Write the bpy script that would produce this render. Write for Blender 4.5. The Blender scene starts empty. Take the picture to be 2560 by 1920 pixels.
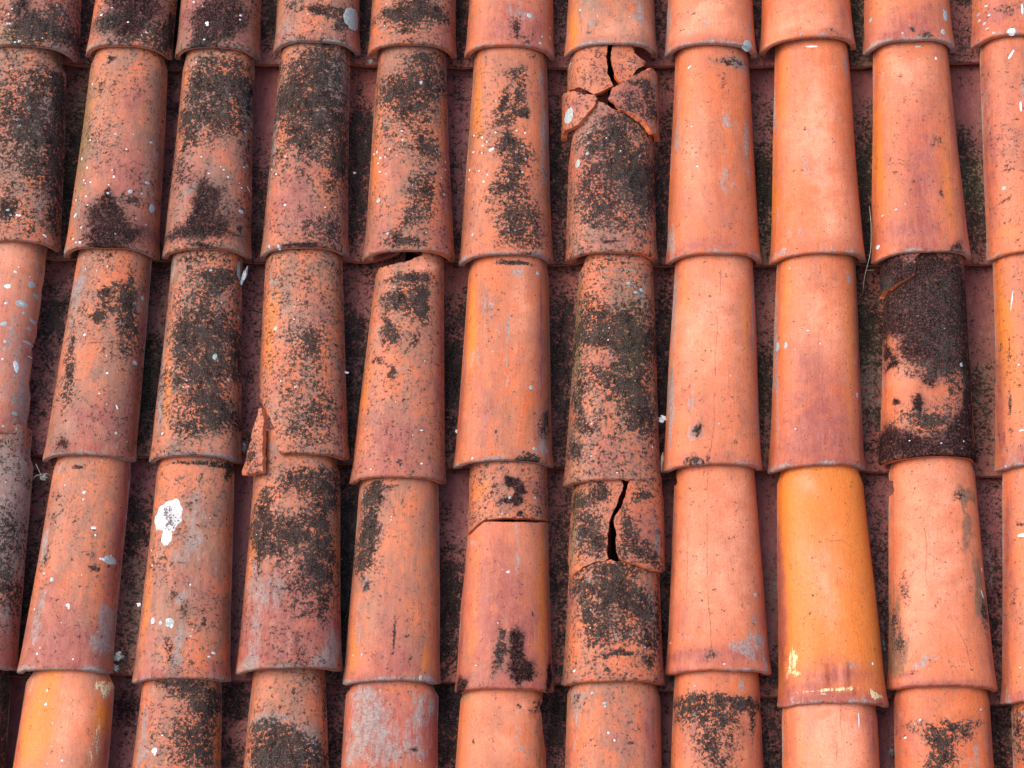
# Weathered barrel tile roof. Roof frame: u across, v up the slope, w away from the roof (metres).
import bpy, math, random
import numpy as np
from mathutils import Matrix, Vector, Euler
from mathutils.geometry import delaunay_2d_cdt
S = bpy.context.scene
PITCH = math.radians(25)
ROOF = Matrix.Rotation(PITCH, 4, 'X')

# ------------------------------------------------ camera, sky, sun, exposure
TH = math.radians(19.5); DIST = 3.8756
cd = bpy.data.cameras.new('camera'); cam = bpy.data.objects.new('camera', cd); S.collection.objects.link(cam)
cd.sensor_width = 36; cd.lens = 36*5263/2560; cd.clip_start = .05; cd.clip_end = 200
cam.matrix_world = ROOF @ Matrix.Translation((0, -DIST*math.sin(TH), DIST*math.cos(TH))) @ Matrix.Rotation(TH, 4, 'X')
S.camera = cam
W = bpy.data.worlds.new('World'); S.world = W; W.use_nodes = True
nt = W.node_tree; nt.nodes.clear()
SUN_EL, SUN_AZ = math.radians(54), math.radians(-100)      # azimuth from +y (up the slope), negative = left
sky = nt.nodes.new('ShaderNodeTexSky'); sky.sky_type = 'NISHITA'; sky.sun_disc = False
sky.sun_elevation = SUN_EL; sky.sun_rotation = SUN_AZ; sky.dust_density = 4; sky.air_density = 1.0; sky.ozone_density = .6
bg = nt.nodes.new('ShaderNodeBackground'); bg.inputs[1].default_value = .15
wo = nt.nodes.new('ShaderNodeOutputWorld')
nt.links.new(sky.outputs[0], bg.inputs[0]); nt.links.new(bg.outputs[0], wo.inputs[0])
sl = bpy.data.lights.new('sun', 'SUN'); sl.energy = 0.9; sl.angle = math.radians(55); sl.color = (1, .96, .9)
so = bpy.data.objects.new('sun', sl); S.collection.objects.link(so)
sd = Vector((math.sin(SUN_AZ)*math.cos(SUN_EL), math.cos(SUN_AZ)*math.cos(SUN_EL), math.sin(SUN_EL)))
so.rotation_euler = sd.to_track_quat('Z', 'Y').to_euler()
S.view_settings.view_transform = 'Standard'; S.view_settings.look = 'None'
S.view_settings.exposure = 1.08; S.view_settings.gamma = 1
S.cycles.max_bounces = 6; S.cycles.diffuse_bounces = 4; S.cycles.use_denoising = True

# ------------------------------------------------ data (tile frames, stains, and long mv strips painting right-flank shade, in each tile's own plan, 0.1 mm)
COVER = [
 (0,0,(-0.9329,0.6627,-0.0195,0.4000,0.0864,0.0700,-0.031),'mauve and black mottled tile cut by the top left corner of the photo',
  'dk 228 388 738 483 0.9;gy 217 490 710 426 0.4;dk 410 858 284 227 0.55;ol -321 215 199 170 0.7;so -120 890 256 227 0.6;gy 72 482 426 170 0.5;mv 280 735 738 682 0.75;mv 808 373 114 568 0.7;wh -324 797 20 20 1;wh -383 683 23 20 1;wh 527 940 20 23 1;wh 626 805 26 23 1;wh 682 661 17 17 1;wh -333 462 26 17 1;wh -387 468 20 17 1;wh -317 317 23 23 1;wh -181 48 20 20 1;wh -99 68 31 28 1',
  None,[],[]),
 (0,1,(-0.7444,0.6649,-0.0450,0.4000,0.0803,0.0700,0.018),'orange tile with sooty purple crown at the top edge, second from left',
  'so 30 518 398 369 0.95;so 45 928 540 199 0.9;dk -361 487 256 284 0.8;dk 532 397 227 256 0.65;dk 766 578 114 568 0.8;dk 133 118 341 142 0.6;mv 391 697 227 170 0.5;wh -515 692 26 26 1;wh -294 505 23 23 1;wh 31 508 20 17 1;wh 401 315 26 26 1;wh -313 824 14 14 1;oc -619 -65 114 170 0.4',
  None,[],[]),
 (0,2,(-0.5732,0.6627,-0.0091,0.4000,0.0786,0.0700,-0.002),'sooty purple-black tile at the top edge, third from left',
  'so 31 477 483 398 1;so 127 853 426 227 0.8;mv -478 825 341 341 0.8;dk -240 10 568 142 0.6;mv 504 297 256 426 0.6;mv 115 41 142 71 0.8;oc 768 628 57 568 0.6;wh -144 512 34 34 1;wh -130 471 26 23 1;wh 482 723 23 23 1;wh 476 629 17 17 1;wh -164 141 26 23 1;wh -433 1002 20 20 1',
  None,[],[]),
 (0,3,(-0.3799,0.6741,0.0011,0.4000,0.0810,0.0700,-0.012),'orange tile with big pale grey oval lichen patch at the top edge',
  'dk 140 695 341 142 0.9;dk 498 435 213 256 0.75;dk -406 859 284 99 0.55;gy -543 382 227 284 0.6;mv 703 118 170 369 0.8;mv -600 198 170 256 0.4;bl 690 643 133 250 1;dk 72 55 568 28 0.55;wh 371 347 20 17 1;wh -139 593 14 14 1',
  None,[],[]),
 (0,4,(-0.1949,0.6666,-0.0197,0.4000,0.0829,0.0700,0.004),'top edge tile with wide black speckled crown and clean orange lip',
  'dk -175 693 426 256 0.95;dk 268 776 369 312 0.85;dk -13 352 369 142 0.65;gy -565 614 142 398 0.5;mv 639 189 199 256 0.6;mv 736 813 71 568 0.7;oc -697 749 57 568 0.5',
  None,[],[]),
 (0,5,(-0.0047,0.6640,-0.0198,0.4000,0.0840,0.0700,-0.006),'dusty mauve tile with small grey lichen dots at the top edge',
  'mv -18 374 511 426 0.9;dk 128 480 99 312 0.5;gy 33 784 199 170 0.5;oc -667 127 114 170 0.6;mv 396 339 398 568 0.8;dk 340 160 142 170 0.45;dk 99 377 85 170 0.5;gy 331 670 199 142 0.4;bl 787 380 23 51 1;bl 621 286 20 31 1;bl 572 113 26 31 1;bl 366 682 45 51 1;bl 784 608 17 23 1;gy 790 84 71 170 0.6;mv 732 -113 142 114 0.8',
  None,[],[]),
 (0,6,(0.1914,0.6671,-0.0234,0.4000,0.0864,0.0700,0.034),'orange tile with lichen crusted rim above the shattered tile',
  'oc -731 390 142 568 0.8;pa 93 337 369 341 0.5;gy 542 678 128 284 0.9;gy -381 431 85 71 0.9;gy 6 -83 795 34 0.8;gy -870 471 40 426 0.7;bl -619 817 17 34 1;ck -627 959 -602 602 -578 250;dk -438 286 85 170 0.3;bl 604 -209 40 28 1;bl 697 -218 45 34 1;bl 777 -135 34 34 1;bl -141 -58 28 23 1;bl -493 -45 26 26 1;bl 362 -81 26 26 1',
  None,[],[]),
 (0,7,(0.3866,0.6671,-0.0279,0.4000,0.0848,0.0700,0.018),'clean salmon tile with grey lichen patch at its lower right corner, top edge',
  'pa -82 509 454 369 0.6;mv -319 39 511 128 0.5;bl 641 41 91 119 1;gy -171 423 43 45 1;pa -199 783 71 256 1 -0.6;gy -835 639 51 511 0.8;gy 717 605 51 568 0.6;gy -57 -128 710 28 0.6;dk -390 660 34 23 0.8;oc -606 368 85 85 0.5',
  None,[],[]),
 (0,8,(0.5755,0.6789,-0.0216,0.4000,0.0899,0.0700,0.075),'clean pale orange tile with grey edges at the top edge, third from right',
  'pa -118 402 483 341 0.5;gy -274 82 170 51 0.6;gy 781 310 85 341 0.6;mv 619 565 71 426 0.6;dk 411 129 142 85 0.35;gy 466 -58 341 40 0.6;oc -699 15 170 170 0.4;gy -783 -180 85 57 0.6',
  None,[],[]),
 (0,9,(0.7731,0.6754,-0.0288,0.4000,0.0859,0.0700,0.064),'glossy tile with mauve centre and small black lichen tuft at the top edge',
  'mv 36 286 454 369 0.8;oc -579 716 170 170 0.5;bl 646 607 45 128 1;bl 555 207 45 68 1;bl -783 636 20 51 1;bl -835 -18 26 23 1;bl -234 138 23 26 1;bl 617 714 28 28 1;dk 207 109 99 71 0.8;dk -56 216 51 45 0.7;mv -462 137 398 256 0.6;oc 664 304 85 426 0.5;gy -845 324 28 341 0.5',
  None,[],[]),
 (0,10,(0.9857,0.6872,-0.0273,0.4000,0.0857,0.0700,0.027),'pink spotted tile with white crusted rim in the top right corner',
  'mv -510 473 312 341 0.8;dk -340 549 199 142 0.45;wh -269 48 74 74 1;wh -111 11 45 40 1;wh -35 541 23 114 1;bl -640 499 26 28 1;bl -679 727 26 28 1;bl -572 67 26 26 1;bl -795 640 26 23 1;bl -721 352 26 28 1;bl -788 485 20 26 1;bl -680 216 28 20 1;gy -510 -41 341 43 0.6',
  None,[],[]),
 (1,0,(-0.9369,0.2570,0.0273,0.3832,0.0857,0.0797,-0.027),'grey and black mottled tile with white spots at the left edge, upper row',
  'dk 339 2415 625 1193 0.8;gy 355 2091 568 1136 0.4;dk 780 3187 128 369 0.9;dk 773 1743 142 540 0.85;gy 589 2789 312 511 0.6;gy 599 849 170 369 0.7;dk -22 647 170 227 1;dk 447 188 114 142 0.5;mv 826 1671 142 1278 0.6;dk 425 3478 511 170 0.5;mv 63 2245 341 284 0.3;dk 753 595 170 284 0.4;dk -670 2529 454 1420 0.5;wh 289 2738 37 34 1;wh 291 2699 17 28 1;wh 93 2489 34 28 1;wh 130 2352 37 37 1;wh 68 2216 20 17 1;wh 622 3495 34 23 1;wh -105 3607 20 20 1;wh 59 513 31 28 1;wh 190 512 26 23 1;wh 235 507 23 23 1;wh 17 457 28 26 1;wh 671 159 37 23 1 -0.6;wh 699 9 26 17 1;bl 8 615 31 26 1',
  None,[],[]),
 (1,1,(-0.7515,0.2432,-0.0189,0.4109,0.0854,0.0715,-0.010),'orange tile with greenish left side and sooty triangle at its foot',
  'oc -248 3365 426 426 0.4;ol -644 2329 91 1363 0.9;mv 219 3072 185 369 0.7;mv 206 1504 483 511 0.75;mv 571 380 369 341 0.7;mv -418 648 256 426 0.4;so 88 225 540 256 0.95;so -11 697 312 284 0.85;so -65 982 114 142 0.7;dk -259 3996 97 62 1;dk -404 3383 62 256 0.5;dk 389 978 312 114 0.7;gy 651 1372 128 426 0.6;gy 700 2058 170 170 0.4;dk 579 3053 85 170 0.3;gy -639 922 142 341 0.6;bl 361 1160 40 43 1;bl 631 2264 26 26 1;bl -10 2345 26 26 1;bl -46 1104 26 26 1;bl 564 1161 20 23 1;bl 635 1413 40 26 1;bl 742 939 40 85 1;wh -506 2252 17 17 1;wh 219 2029 17 14 1;wh 36 1445 23 23 1;wh -403 1340 17 17 1;wh -504 1664 17 23 1;wh -47 1277 14 14 1;wh -648 1901 11 34 1;wh -648 700 17 45 1 -0.5;wh -458 1053 17 17 1;wh -467 95 26 23 1;wh -543 105 17 17 1;wh -487 411 11 28 1 -0.6;wh -619 203 17 17 1;wh -11 1586 14 14 1;wh -542 1408 14 17 1;wh -502 1334 11 14 1;wh -593 3505 14 20 1;wh 323 2353 11 11 1;wh -408 863 14 14 1;wh -670 1031 11 23 1;mv 801 1572 71 1136 0.5',
  None,[],[]),
 (1,2,(-0.5738,0.2428,-0.0092,0.4112,0.0788,0.0664,0.025),'tile with dark green-black flakes on its left and a sooty foot, third from left',
  'dk -266 3396 185 341 1;dk -419 2690 170 312 1;gy 120 3390 256 256 0.6;dk 93 2859 540 682 0.8;dk 108 3589 454 341 0.6;gy 233 2933 454 738 0.45;dk 523 3262 227 511 0.6;dk 176 3928 454 142 0.6;mv -417 1547 256 426 0.6;gy -275 1224 170 156 0.85;so 3 978 284 369 0.9;so 9 408 540 256 0.85;dk -504 2103 71 80 0.9;gy 644 2902 85 426 0.7;mv 203 1949 312 341 0.3;oc -555 3671 71 227 0.6;dk 653 476 40 85 0.9;dk -27 62 568 85 0.4;so -27 62 170 40 0.8;wh -364 3952 14 14 1;wh 84 3599 17 17 1;wh 455 3264 17 17 1;wh 31 1548 20 17 1;wh 307 1635 17 17 1;wh 393 1492 20 14 1;wh 733 1406 11 45 1 0.5;wh 654 1792 17 14 1;wh -130 1897 14 14 1;wh 634 1337 17 11 1;wh 247 1693 11 11 1;wh 637 2559 14 17 1;mv 712 1469 85 1136 0.5;bl 647 842 40 40 1;bl 694 1863 23 23 1;oc 505 549 57 341 0.5',
  None,[],[]),
 (1,3,(-0.3902,0.2448,-0.0168,0.4223,0.0792,0.0650,0.037),'tile with wide charcoal and grey lichen crown below the oval lichen patch',
  'dk -148 3237 568 852 1;dk 282 3422 454 738 0.6;gy -113 2576 625 852 0.35;gy 414 3683 312 568 0.9;gy -667 2728 80 994 0.8;dk 236 2588 369 369 0.8;dk 607 1863 199 511 0.8;dk 212 1899 369 256 0.55;mv -240 1120 369 568 0.7;so 49 47 369 45 0.8;dk 511 374 256 369 0.65;dk -243 2252 170 170 0.9;gy 328 3063 284 454 0.6;mv 83 483 454 341 0.6;dk 88 388 398 227 0.4;oc -456 2282 114 170 0.5;dk -686 3927 114 256 0.5;wh -350 882 23 23 1;wh 357 2571 17 20 1;wh 433 2347 20 23 1;wh -568 1573 14 20 1;wh 406 836 17 17 1;wh -402 1895 14 14 1;wh -673 1731 11 20 1;bl -413 24 28 51 1;bl -592 78 20 40 1;mv 693 1102 71 852 0.4;dk -1011 1232 6 6 0.1',
  None,[],[]),
 (1,4,(-0.1944,0.2379,-0.0011,0.4205,0.0818,0.0634,0.006),'tile with long black lichen streak and white specks, above the broken rimmed tile',
  'dk 61 3310 511 767 0.95;dk 224 4058 227 142 0.8;gy -354 3334 170 398 0.5;dk 270 2164 213 312 0.9;dk 314 1259 213 426 0.8;dk 39 1343 142 227 0.5;dk -111 196 312 170 0.85;dk 80 703 256 256 0.7;mv 706 1494 71 1363 0.8;oc -634 1767 91 1278 0.7;mv -463 416 256 426 0.6;oc 615 3102 71 710 0.5;gy -430 2749 142 170 0.5;mv -346 1683 284 284 0.4;gy 644 3867 28 284 0.8;mv 569 283 170 284 0.6;bl 203 3534 26 45 1;bl -569 1090 34 45 1;bl -368 364 23 28 1;wh -143 2490 20 23 1;wh -125 2302 17 20 1;wh 91 1359 20 20 1;wh 300 2085 23 23 1;wh -547 1981 23 23 1;wh -555 1691 20 20 1;wh -613 2137 14 23 1;wh -678 2138 11 26 1;wh -591 1883 17 20 1;wh -453 1972 11 14 1;wh -371 2127 11 14 1;wh 500 2167 20 14 1;wh 529 2101 11 20 1;wh 686 1978 11 17 1;wh 616 1587 14 11 1;wh 662 1252 17 14 1;wh 294 1596 14 11 1;wh -235 1981 14 11 1;wh 685 1809 9 20 1;wh -433 1616 11 11 1',
  None,[],[]),
 (1,5,(-0.0116,0.2306,-0.0192,0.4235,0.0837,0.0680,0.043),'orange tile with scattered black tufts and grey lichen strip on its right',
  'oc -590 3116 114 1136 0.8;dk 104 3805 156 142 0.7;dk -118 3101 128 256 0.8;dk 173 3242 142 227 0.65;dk 16 2281 227 256 0.9;dk 295 2988 85 85 0.8;dk 196 1963 312 284 0.5;dk 3 1471 256 369 0.75;dk 165 520 369 483 0.7;dk -52 2771 170 114 0.9;gy -523 483 170 227 0.3;wh -331 2159 34 34 1;wh -288 2181 20 26 1;wh -486 2276 20 20 1;wh -661 2205 17 20 1;wh -659 2561 11 23 1;wh -499 2450 17 26 1;wh -408 2339 14 17 1;wh -540 1758 14 17 1;wh -383 1646 17 17 1;wh -447 1513 23 20 1;wh -4 1535 37 34 1;wh 335 1994 26 23 1;wh 278 2237 20 20 1;wh 164 2097 26 20 1;wh 317 2524 20 20 1;wh 156 2561 17 14 1;wh 42 500 23 23 1;wh -115 2279 17 17 1;wh -243 2522 17 17 1;wh -497 2121 14 17 1;wh -722 1872 11 28 1;wh -731 1681 17 14 1;bl -624 463 23 34 1;bl -252 3199 20 23 1;ol -727 2569 28 852 0.5;gy 667 2688 51 937 1;dk 225 3512 114 284 0.6;dk 293 3005 71 71 0.8;dk 119 2908 170 85 0.7;dk 328 946 312 568 0.6;mv 652 546 114 369 0.5;dk 164 2058 114 170 0.5;wh 339 1994 23 20 1;wh 280 1695 17 17 1;wh 157 2097 23 17 1;gy 591 3817 43 170 0.8;wh 160 2564 14 14 1;wh 316 2523 14 14 1;oc 544 3961 85 170 0.4;gy 710 1721 40 170 0.9',
  None,[],[]),
 (1,6,(0.1869,0.2347,-0.0102,0.4194,0.0826,0.0768,0.005),'brown-black mottled lower body of the shattered tile, four shards resting on it',
  'dk 314 1756 454 625 1;gy -148 2321 710 426 0.35;dk -9 1199 738 1079 0.3;dk -90 2320 568 341 0.6;dk 607 1435 199 568 0.9;so 370 1539 284 284 0.6;dk -155 883 511 426 0.6;dk -438 1701 227 568 0.5;mv -87 2775 284 227 0.5;mv -295 1684 568 852 0.5;dk 293 2724 341 256 0.6;pa 259 2217 51 45 0.9;bl -643 1887 40 85 1;bl -466 2044 34 34 1;mv -44 223 341 57 0.8;so -44 208 227 23 0.8;so 241 29 34 23 0.9;wh -471 2482 20 17 1;wh -465 2254 20 20 1;wh 130 2052 26 23 1;wh -19 1997 14 14 1;wh 81 2675 20 17 1;wh -108 1673 26 20 1;wh -671 2144 11 23 1;wh -69 2410 26 26 1;wh 517 2017 17 17 1;wh 106 1144 14 14 1;wh -819 1230 20 17 1;gy 363 808 142 114 0.6;dk 418 438 341 142 0.4',
  [('s', -1, 0.0), 'L', ('s', 1, 0.0), (1, 0.2656), (0.9492, 0.2585), (0.5597, 0.2713), (0.3177, 0.2843), (0.1879, 0.2915), (-0.0908, 0.3029), (-0.3327, 0.3124), (-0.4253, 0.3016), (-0.5537, 0.2873), (-0.8072, 0.2692), (-0.9126, 0.2556)],[('clean orange shard tucked under the lichen crusted rim, left of the vertical gap', (-0.003, 0, 0.002, 0, 0, 0), [('s', -1, 0.335), ('s', -1, 0.47), ('s', -0.02, 0.47), (-0.077, 0.4223), (-0.0861, 0.3949), (-0.0836, 0.3717), (0.0063, 0.3552), (0.0659, 0.3454), (-0.1456, 0.336), (-0.333, 0.33), (-0.4262, 0.3274), (-0.5571, 0.3372), (-0.7811, 0.3499), (-0.8914, 0.35), (-1, 0.366)], 'oc -462 3818 170 170 0.4;dk -463 3586 284 170 0.2;mv -228 3887 170 227 0.3;dk -113 3420 170 34 0.3;bl -772 4122 28 85 1;gy -762 3851 28 114 0.6'), ('clean pink shard under the lichen crusted rim, right of the vertical gap', (0.002, 0, 0.001, 0, 0, 0), [(-0.0222, 0.4229), ('s', 0.04, 0.47), ('s', 0.75, 0.47), (0.5678, 0.4228), (0.8533, 0.4087), (0.7188, 0.3936), (0.5178, 0.3754), (0.4181, 0.3593), (0.3021, 0.3517), (0.1695, 0.3544), (0.0493, 0.3651), (0.002, 0.3889)], 'pa 313 3973 170 170 0.5;mv 134 3826 114 170 0.4;dk 194 3962 114 85 0.25'), ('pink-brown stained shard jutting out on the right of the shattered tile', (0.012, 0, 0.012, 0, 0.1, 0), [(-0.2406, 0.3347), (-0.0134, 0.3453), (0.179, 0.3553), (0.3762, 0.3681), (0.5807, 0.3799), (0.7544, 0.3908), ('s', 1, 0.385), ('s', 1, 0.255), (0.9119, 0.2542), (0.7705, 0.2502), (0.628, 0.2612), (0.5105, 0.2695), (0.2425, 0.2798), (-0.0571, 0.2878), (-0.205, 0.3036), (-0.3453, 0.3101)], 'mv 195 3191 483 369 0.8;dk 195 3191 483 369 0.35;dk 351 3477 170 142 0.6;dk 570 3180 170 426 0.6;dk 252 2936 341 199 0.45;gy 681 3408 40 568 0.8;pa 17 3241 170 114 0.4;wh -136 3161 14 14 1'), ('orange shard with pale grey lichen spot, fallen to the left of the shattered tile', (-0.014, 0, 0.006, 0, -0.1, 0), [(-1, 0.3509), (-0.9369, 0.3467), (-0.6869, 0.3397), (-0.5492, 0.3342), (-0.4521, 0.3261), (-0.1862, 0.3242), (-0.1035, 0.3166), (-0.1486, 0.3044), (-0.2234, 0.295), (-0.4483, 0.276), (-0.5611, 0.2647), (-0.754, 0.2614), (-0.9402, 0.2642), ('s', -1, 0.258)], 'bl -643 2907 91 165 1;oc -763 2914 114 170 0.6;mv -443 3056 312 256 0.5;dk -443 3122 312 256 0.3')],[]),
 (1,7,(0.3786,0.2318,-0.0229,0.4267,0.0859,0.0688,0.032),'clean orange tile with grey lichen strip along its right side, right of shattered tile',
  'oc -478 3388 199 795 0.5;pa -348 2043 284 994 0.4;dk 351 4052 256 128 0.55;gy 413 4066 227 156 0.9;gy 596 2455 51 369 1;gy 596 3631 40 341 0.7;gy 211 2731 128 156 0.7;gy 165 1555 142 398 0.6;gy -703 2494 62 426 0.6;mv -225 148 710 114 0.7;gy -820 417 57 341 0.9;dk 164 3591 114 227 0.35;gy -668 3488 40 568 0.4;mv 212 758 284 568 0.35;wh -473 3954 40 17 1 0.6;wh -442 2654 14 14 1;wh -342 1792 17 17 1;gy 200 -32 568 57 0.9;gy 620 1806 40 170 0.7;wh -748 3951 17 74 1',
  None,[],[]),
 (1,8,(0.5726,0.2326,-0.0242,0.4346,0.0857,0.0689,0.053),'smooth clean peach orange tile, third from right in the upper row',
  'oc -602 3426 128 852 0.6;pa -10 2352 341 1079 0.7;gy -122 2481 156 128 0.5;gy -228 1766 128 199 0.5;gy -755 3309 26 568 0.9;gy 601 4070 45 227 0.9;gy -443 980 199 114 0.35;gy -566 397 142 142 0.4;wh -71 4348 114 20 1;dk -412 3430 17 17 0.9;gy -126 3407 57 51 0.6;dk -329 1691 17 23 0.8;dk -249 2566 23 17 0.8;oc -794 1250 71 852 0.7;gy -729 72 170 71 1;gy 536 38 170 71 0.9;wh 366 3938 11 11 1;pa 174 748 341 454 0.5;gy -760 868 34 284 0.5',
  None,[],[]),
 (1,9,(0.7682,0.2347,-0.0163,0.4325,0.0899,0.0704,0.048),'orange tile with broad mauve blush down its centre, second from right, upper row',
  'oc -763 2161 99 1420 0.8;mv -47 1507 312 1193 0.85;mv -253 328 540 312 0.8;dk 293 2335 142 199 0.35;so 582 132 114 142 0.6;oc 447 1382 128 1136 0.7;pa -135 3646 398 398 0.6;gy -601 3734 85 341 0.4;bl -530 892 20 23 1;bl -363 980 17 20 1;mv 636 3094 40 852 0.5;wh 390 4106 20 37 1;wh 49 4058 11 11 1;wh -755 850 17 14 1;wh -846 272 26 40 1;bl 49 4329 57 20 1;mv 740 833 40 852 0.7;dk 245 1035 23 23 0.8;dk 486 794 23 23 0.8;gy 599 3548 23 341 0.5;dk 314 1202 40 114 0.5',
  None,[],[]),
 (1,10,(0.9818,0.2359,-0.0104,0.4400,0.0878,0.0724,0.010),'orange tile with slanted brown scratches cut by the right edge, upper row',
  'mv -772 2164 99 1278 0.6;gy -752 3174 57 710 0.4;mv -511 3008 341 1136 0.35;oc -532 3853 170 227 0.5;dk -614 1077 114 40 0.6 0.4;dk -441 1714 85 28 0.5 0.5;dk -542 1767 114 170 0.25;gy -737 2458 85 170 0.3;wh -195 2998 23 114 1;wh -282 4139 23 114 1 -0.5;bl -609 1340 34 40 1;dk -454 215 68 40 0.6;oc -631 442 199 227 0.5;gy -148 3427 28 284 0.8;mv -367 4320 227 114 0.5',
  None,[],[]),
 (2,0,(-0.9732,-0.1142,-0.0655,0.3606,0.0830,0.0721,0.065),'dusty pink tile with chipped side and white droppings, cut by the left edge',
  'mv 539 1833 625 1193 0.5;pa 491 1820 852 1477 0.9;gy 482 1513 568 1278 0.45;pa 482 1513 568 1136 0.7;oc 610 3544 199 227 0.5;gy 767 700 99 426 0.9;mv 655 214 284 284 0.6;wh 257 2867 62 45 1;wh 279 2530 31 26 1;wh 346 3176 28 23 1;wh 607 1323 37 119 1 0.2;bl 535 2577 91 68 1;wh 539 2587 62 40 1;bl 641 3008 48 62 1;bl 373 1770 34 34 1;bl 697 421 40 40 1;bl 759 -12 80 62 1;bl 599 2409 31 28 1;bl 708 2146 34 34 1;bl 735 2325 43 40 1;bl 304 2119 57 51 1;bl 728 2838 51 43 1;bl 719 1860 68 26 1;bl 381 1638 26 26 1;bl 591 2561 28 57 1;wh 377 1425 23 20 1;wh 761 1619 28 11 1 0.6;bl 559 125 26 26 1;wh 594 3147 11 11 1;wh 393 3280 14 14 1;dk 578 1541 284 1136 0.12',
  [('s', -1, 0), ('s', -0.8, 0), ('s', -0.2, 0), ('s', 0.3, 0), ('s', 0.5, 0), (0.8376, -0.013), (0.9514, -0.0096), (0.9623, 0.0015), (0.9996, 0.0117), (0.9997, 0.0368), (1, 0.0603), (0.9932, 0.1083), (0.9948, 0.1449), (0.9851, 0.1823), (0.9996, 0.2145), (0.9999, 0.2465), (1, 0.2822), (0.9999, 0.315), (0.9999, 0.3419), ('s', 1, 0.38), ('s', 1, 0.47), ('s', -1, 0.47)],[],[]),
 (2,1,(-0.7678,-0.1569,-0.0530,0.3909,0.0798,0.0687,0.053),'tile with black flakes at centre and right side painted in crimson shade, second from left, middle row',
  'gy -499 3284 128 511 0.8;dk 96 3024 284 312 0.55;dk 450 3044 170 483 1;dk -32 2679 142 142 1;dk -490 1899 142 483 0.6;dk 523 2143 156 426 0.55;dk 5 3895 68 45 1;mv 711 2219 45 1477 1;gy 588 3061 99 454 0.6;mv 227 564 568 426 0.75;dk 552 707 114 142 0.45;dk -444 1141 114 511 0.45;so -401 191 142 170 0.5;gy -550 2522 57 710 0.6;mv 724 1301 57 852 0.6;gy 432 180 341 85 0.4;mv 59 141 568 142 0.6;wh 360 2572 40 28 1;wh -252 2304 23 23 1;wh 256 1570 23 23 1;wh 161 1172 17 14 1;wh 493 939 14 48 1 0.4;wh 5 3679 14 14 1;wh -182 3582 11 11 1;bl 531 442 26 28 1;bl 677 1882 28 45 1;bl 666 3199 23 40 1;bl -487 3877 11 28 1;dk -7 3172 85 57 1',
  None,[],[]),
 (2,2,(-0.5747,-0.1584,-0.0048,0.3960,0.0784,0.0638,0.005),'heavily black speckled tile above the one with the white splat',
  'dk 319 3462 312 312 0.9;dk 177 2523 426 738 0.8;dk 164 1763 568 909 0.75;gy 155 1914 568 994 0.3;dk 237 959 312 369 0.9;dk -302 2224 85 710 0.65;gy -317 1770 85 568 0.5;gy -663 1554 62 994 0.9;oc -497 1343 85 994 0.8;dk 639 790 227 199 0.75;dk 12 568 426 341 0.55;dk -249 3702 40 57 0.9;gy -579 3690 40 341 0.8;dk 691 2057 71 341 0.6;dk -43 3882 568 85 0.5;dk 516 222 227 142 -1;pa 515 251 170 128 0.3;bl 334 1911 40 62 1;wh 364 1854 37 40 1;bl 674 2829 20 34 1;bl 157 3626 28 23 1;wh -530 443 20 20 1;wh 578 1506 17 20 1;wh -493 1720 14 14 1;oc 672 1567 57 170 0.7;bl 641 3779 40 170 1;mv 741 98 170 142 0.4',
  None,[],[]),
 (2,3,(-0.3818,-0.1554,0.0212,0.4011,0.0827,0.0687,-0.021),'orange speckled tile with its lower left corner broken away',
  'oc -572 2546 156 1278 0.8;gy -556 3161 71 341 0.6;dk 108 3459 170 341 0.42;dk 100 2047 540 710 0.5;dk 182 2169 128 227 0.75;dk 391 828 398 568 0.5;dk 68 377 483 483 0.45;mv 257 2782 227 426 0.35;mv -484 1307 114 227 0.4;mv 720 753 57 852 0.6;oc 661 2873 57 852 0.5;bl -458 2453 34 40 1;gy -531 3433 74 74 0.7;gy -577 2733 68 85 0.6;wh -68 1274 23 23 1;gy 158 -149 568 28 0.7;pa 35 2627 284 284 0.2',
  [(-0.2993, -0.0172), (-0.0404, -0.0175), (0.2554, -0.0186), (0.5145, -0.0192), (0.7362, -0.0207), (0.8743, -0.0209), (0.9899, -0.0064), ('s', 1, 0.012), ('s', 1, 0.2), ('s', 1, 0.47), ('s', -1, 0.47), ('s', -1, 0.3), ('s', -1, 0.155), (-0.8553, 0.1003), (-0.7842, 0.0893), (-0.6812, 0.0758), (-0.6186, 0.0624), (-0.5338, 0.051), (-0.5035, 0.0316), (-0.4524, 0.0106), (-0.3961, -0.0015)],[('narrow orange splinter leaning beside the tile with missing lower left corner', (-0.024, -0.034, 0.003, 0, -0.12, 0), [(-0.4613, 0.1227), (-0.5326, 0.1243), (-0.5993, 0.104), (-0.7006, 0.0735), (-0.7839, 0.0433), (-0.8753, 0.0142), (-0.8741, 0.0031), (-0.7691, -0.0013), (-0.7029, -0.0069), (-0.5689, -0.0052), (-0.4582, -0.0061), (-0.3937, -0.0062), (-0.3761, 0.0162), (-0.4053, 0.0603), (-0.4055, 0.0896)], 'oc -470 921 85 170 0.3;gy -521 489 114 454 0.5;dk -548 349 170 454 0.6;mv -479 188 170 284 0.5')],[]),
 (2,4,(-0.2068,-0.1993,-0.0389,0.4209,0.0831,0.0607,0.039),'tile with snapped upper rim showing a dark hole under the tile above',
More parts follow.
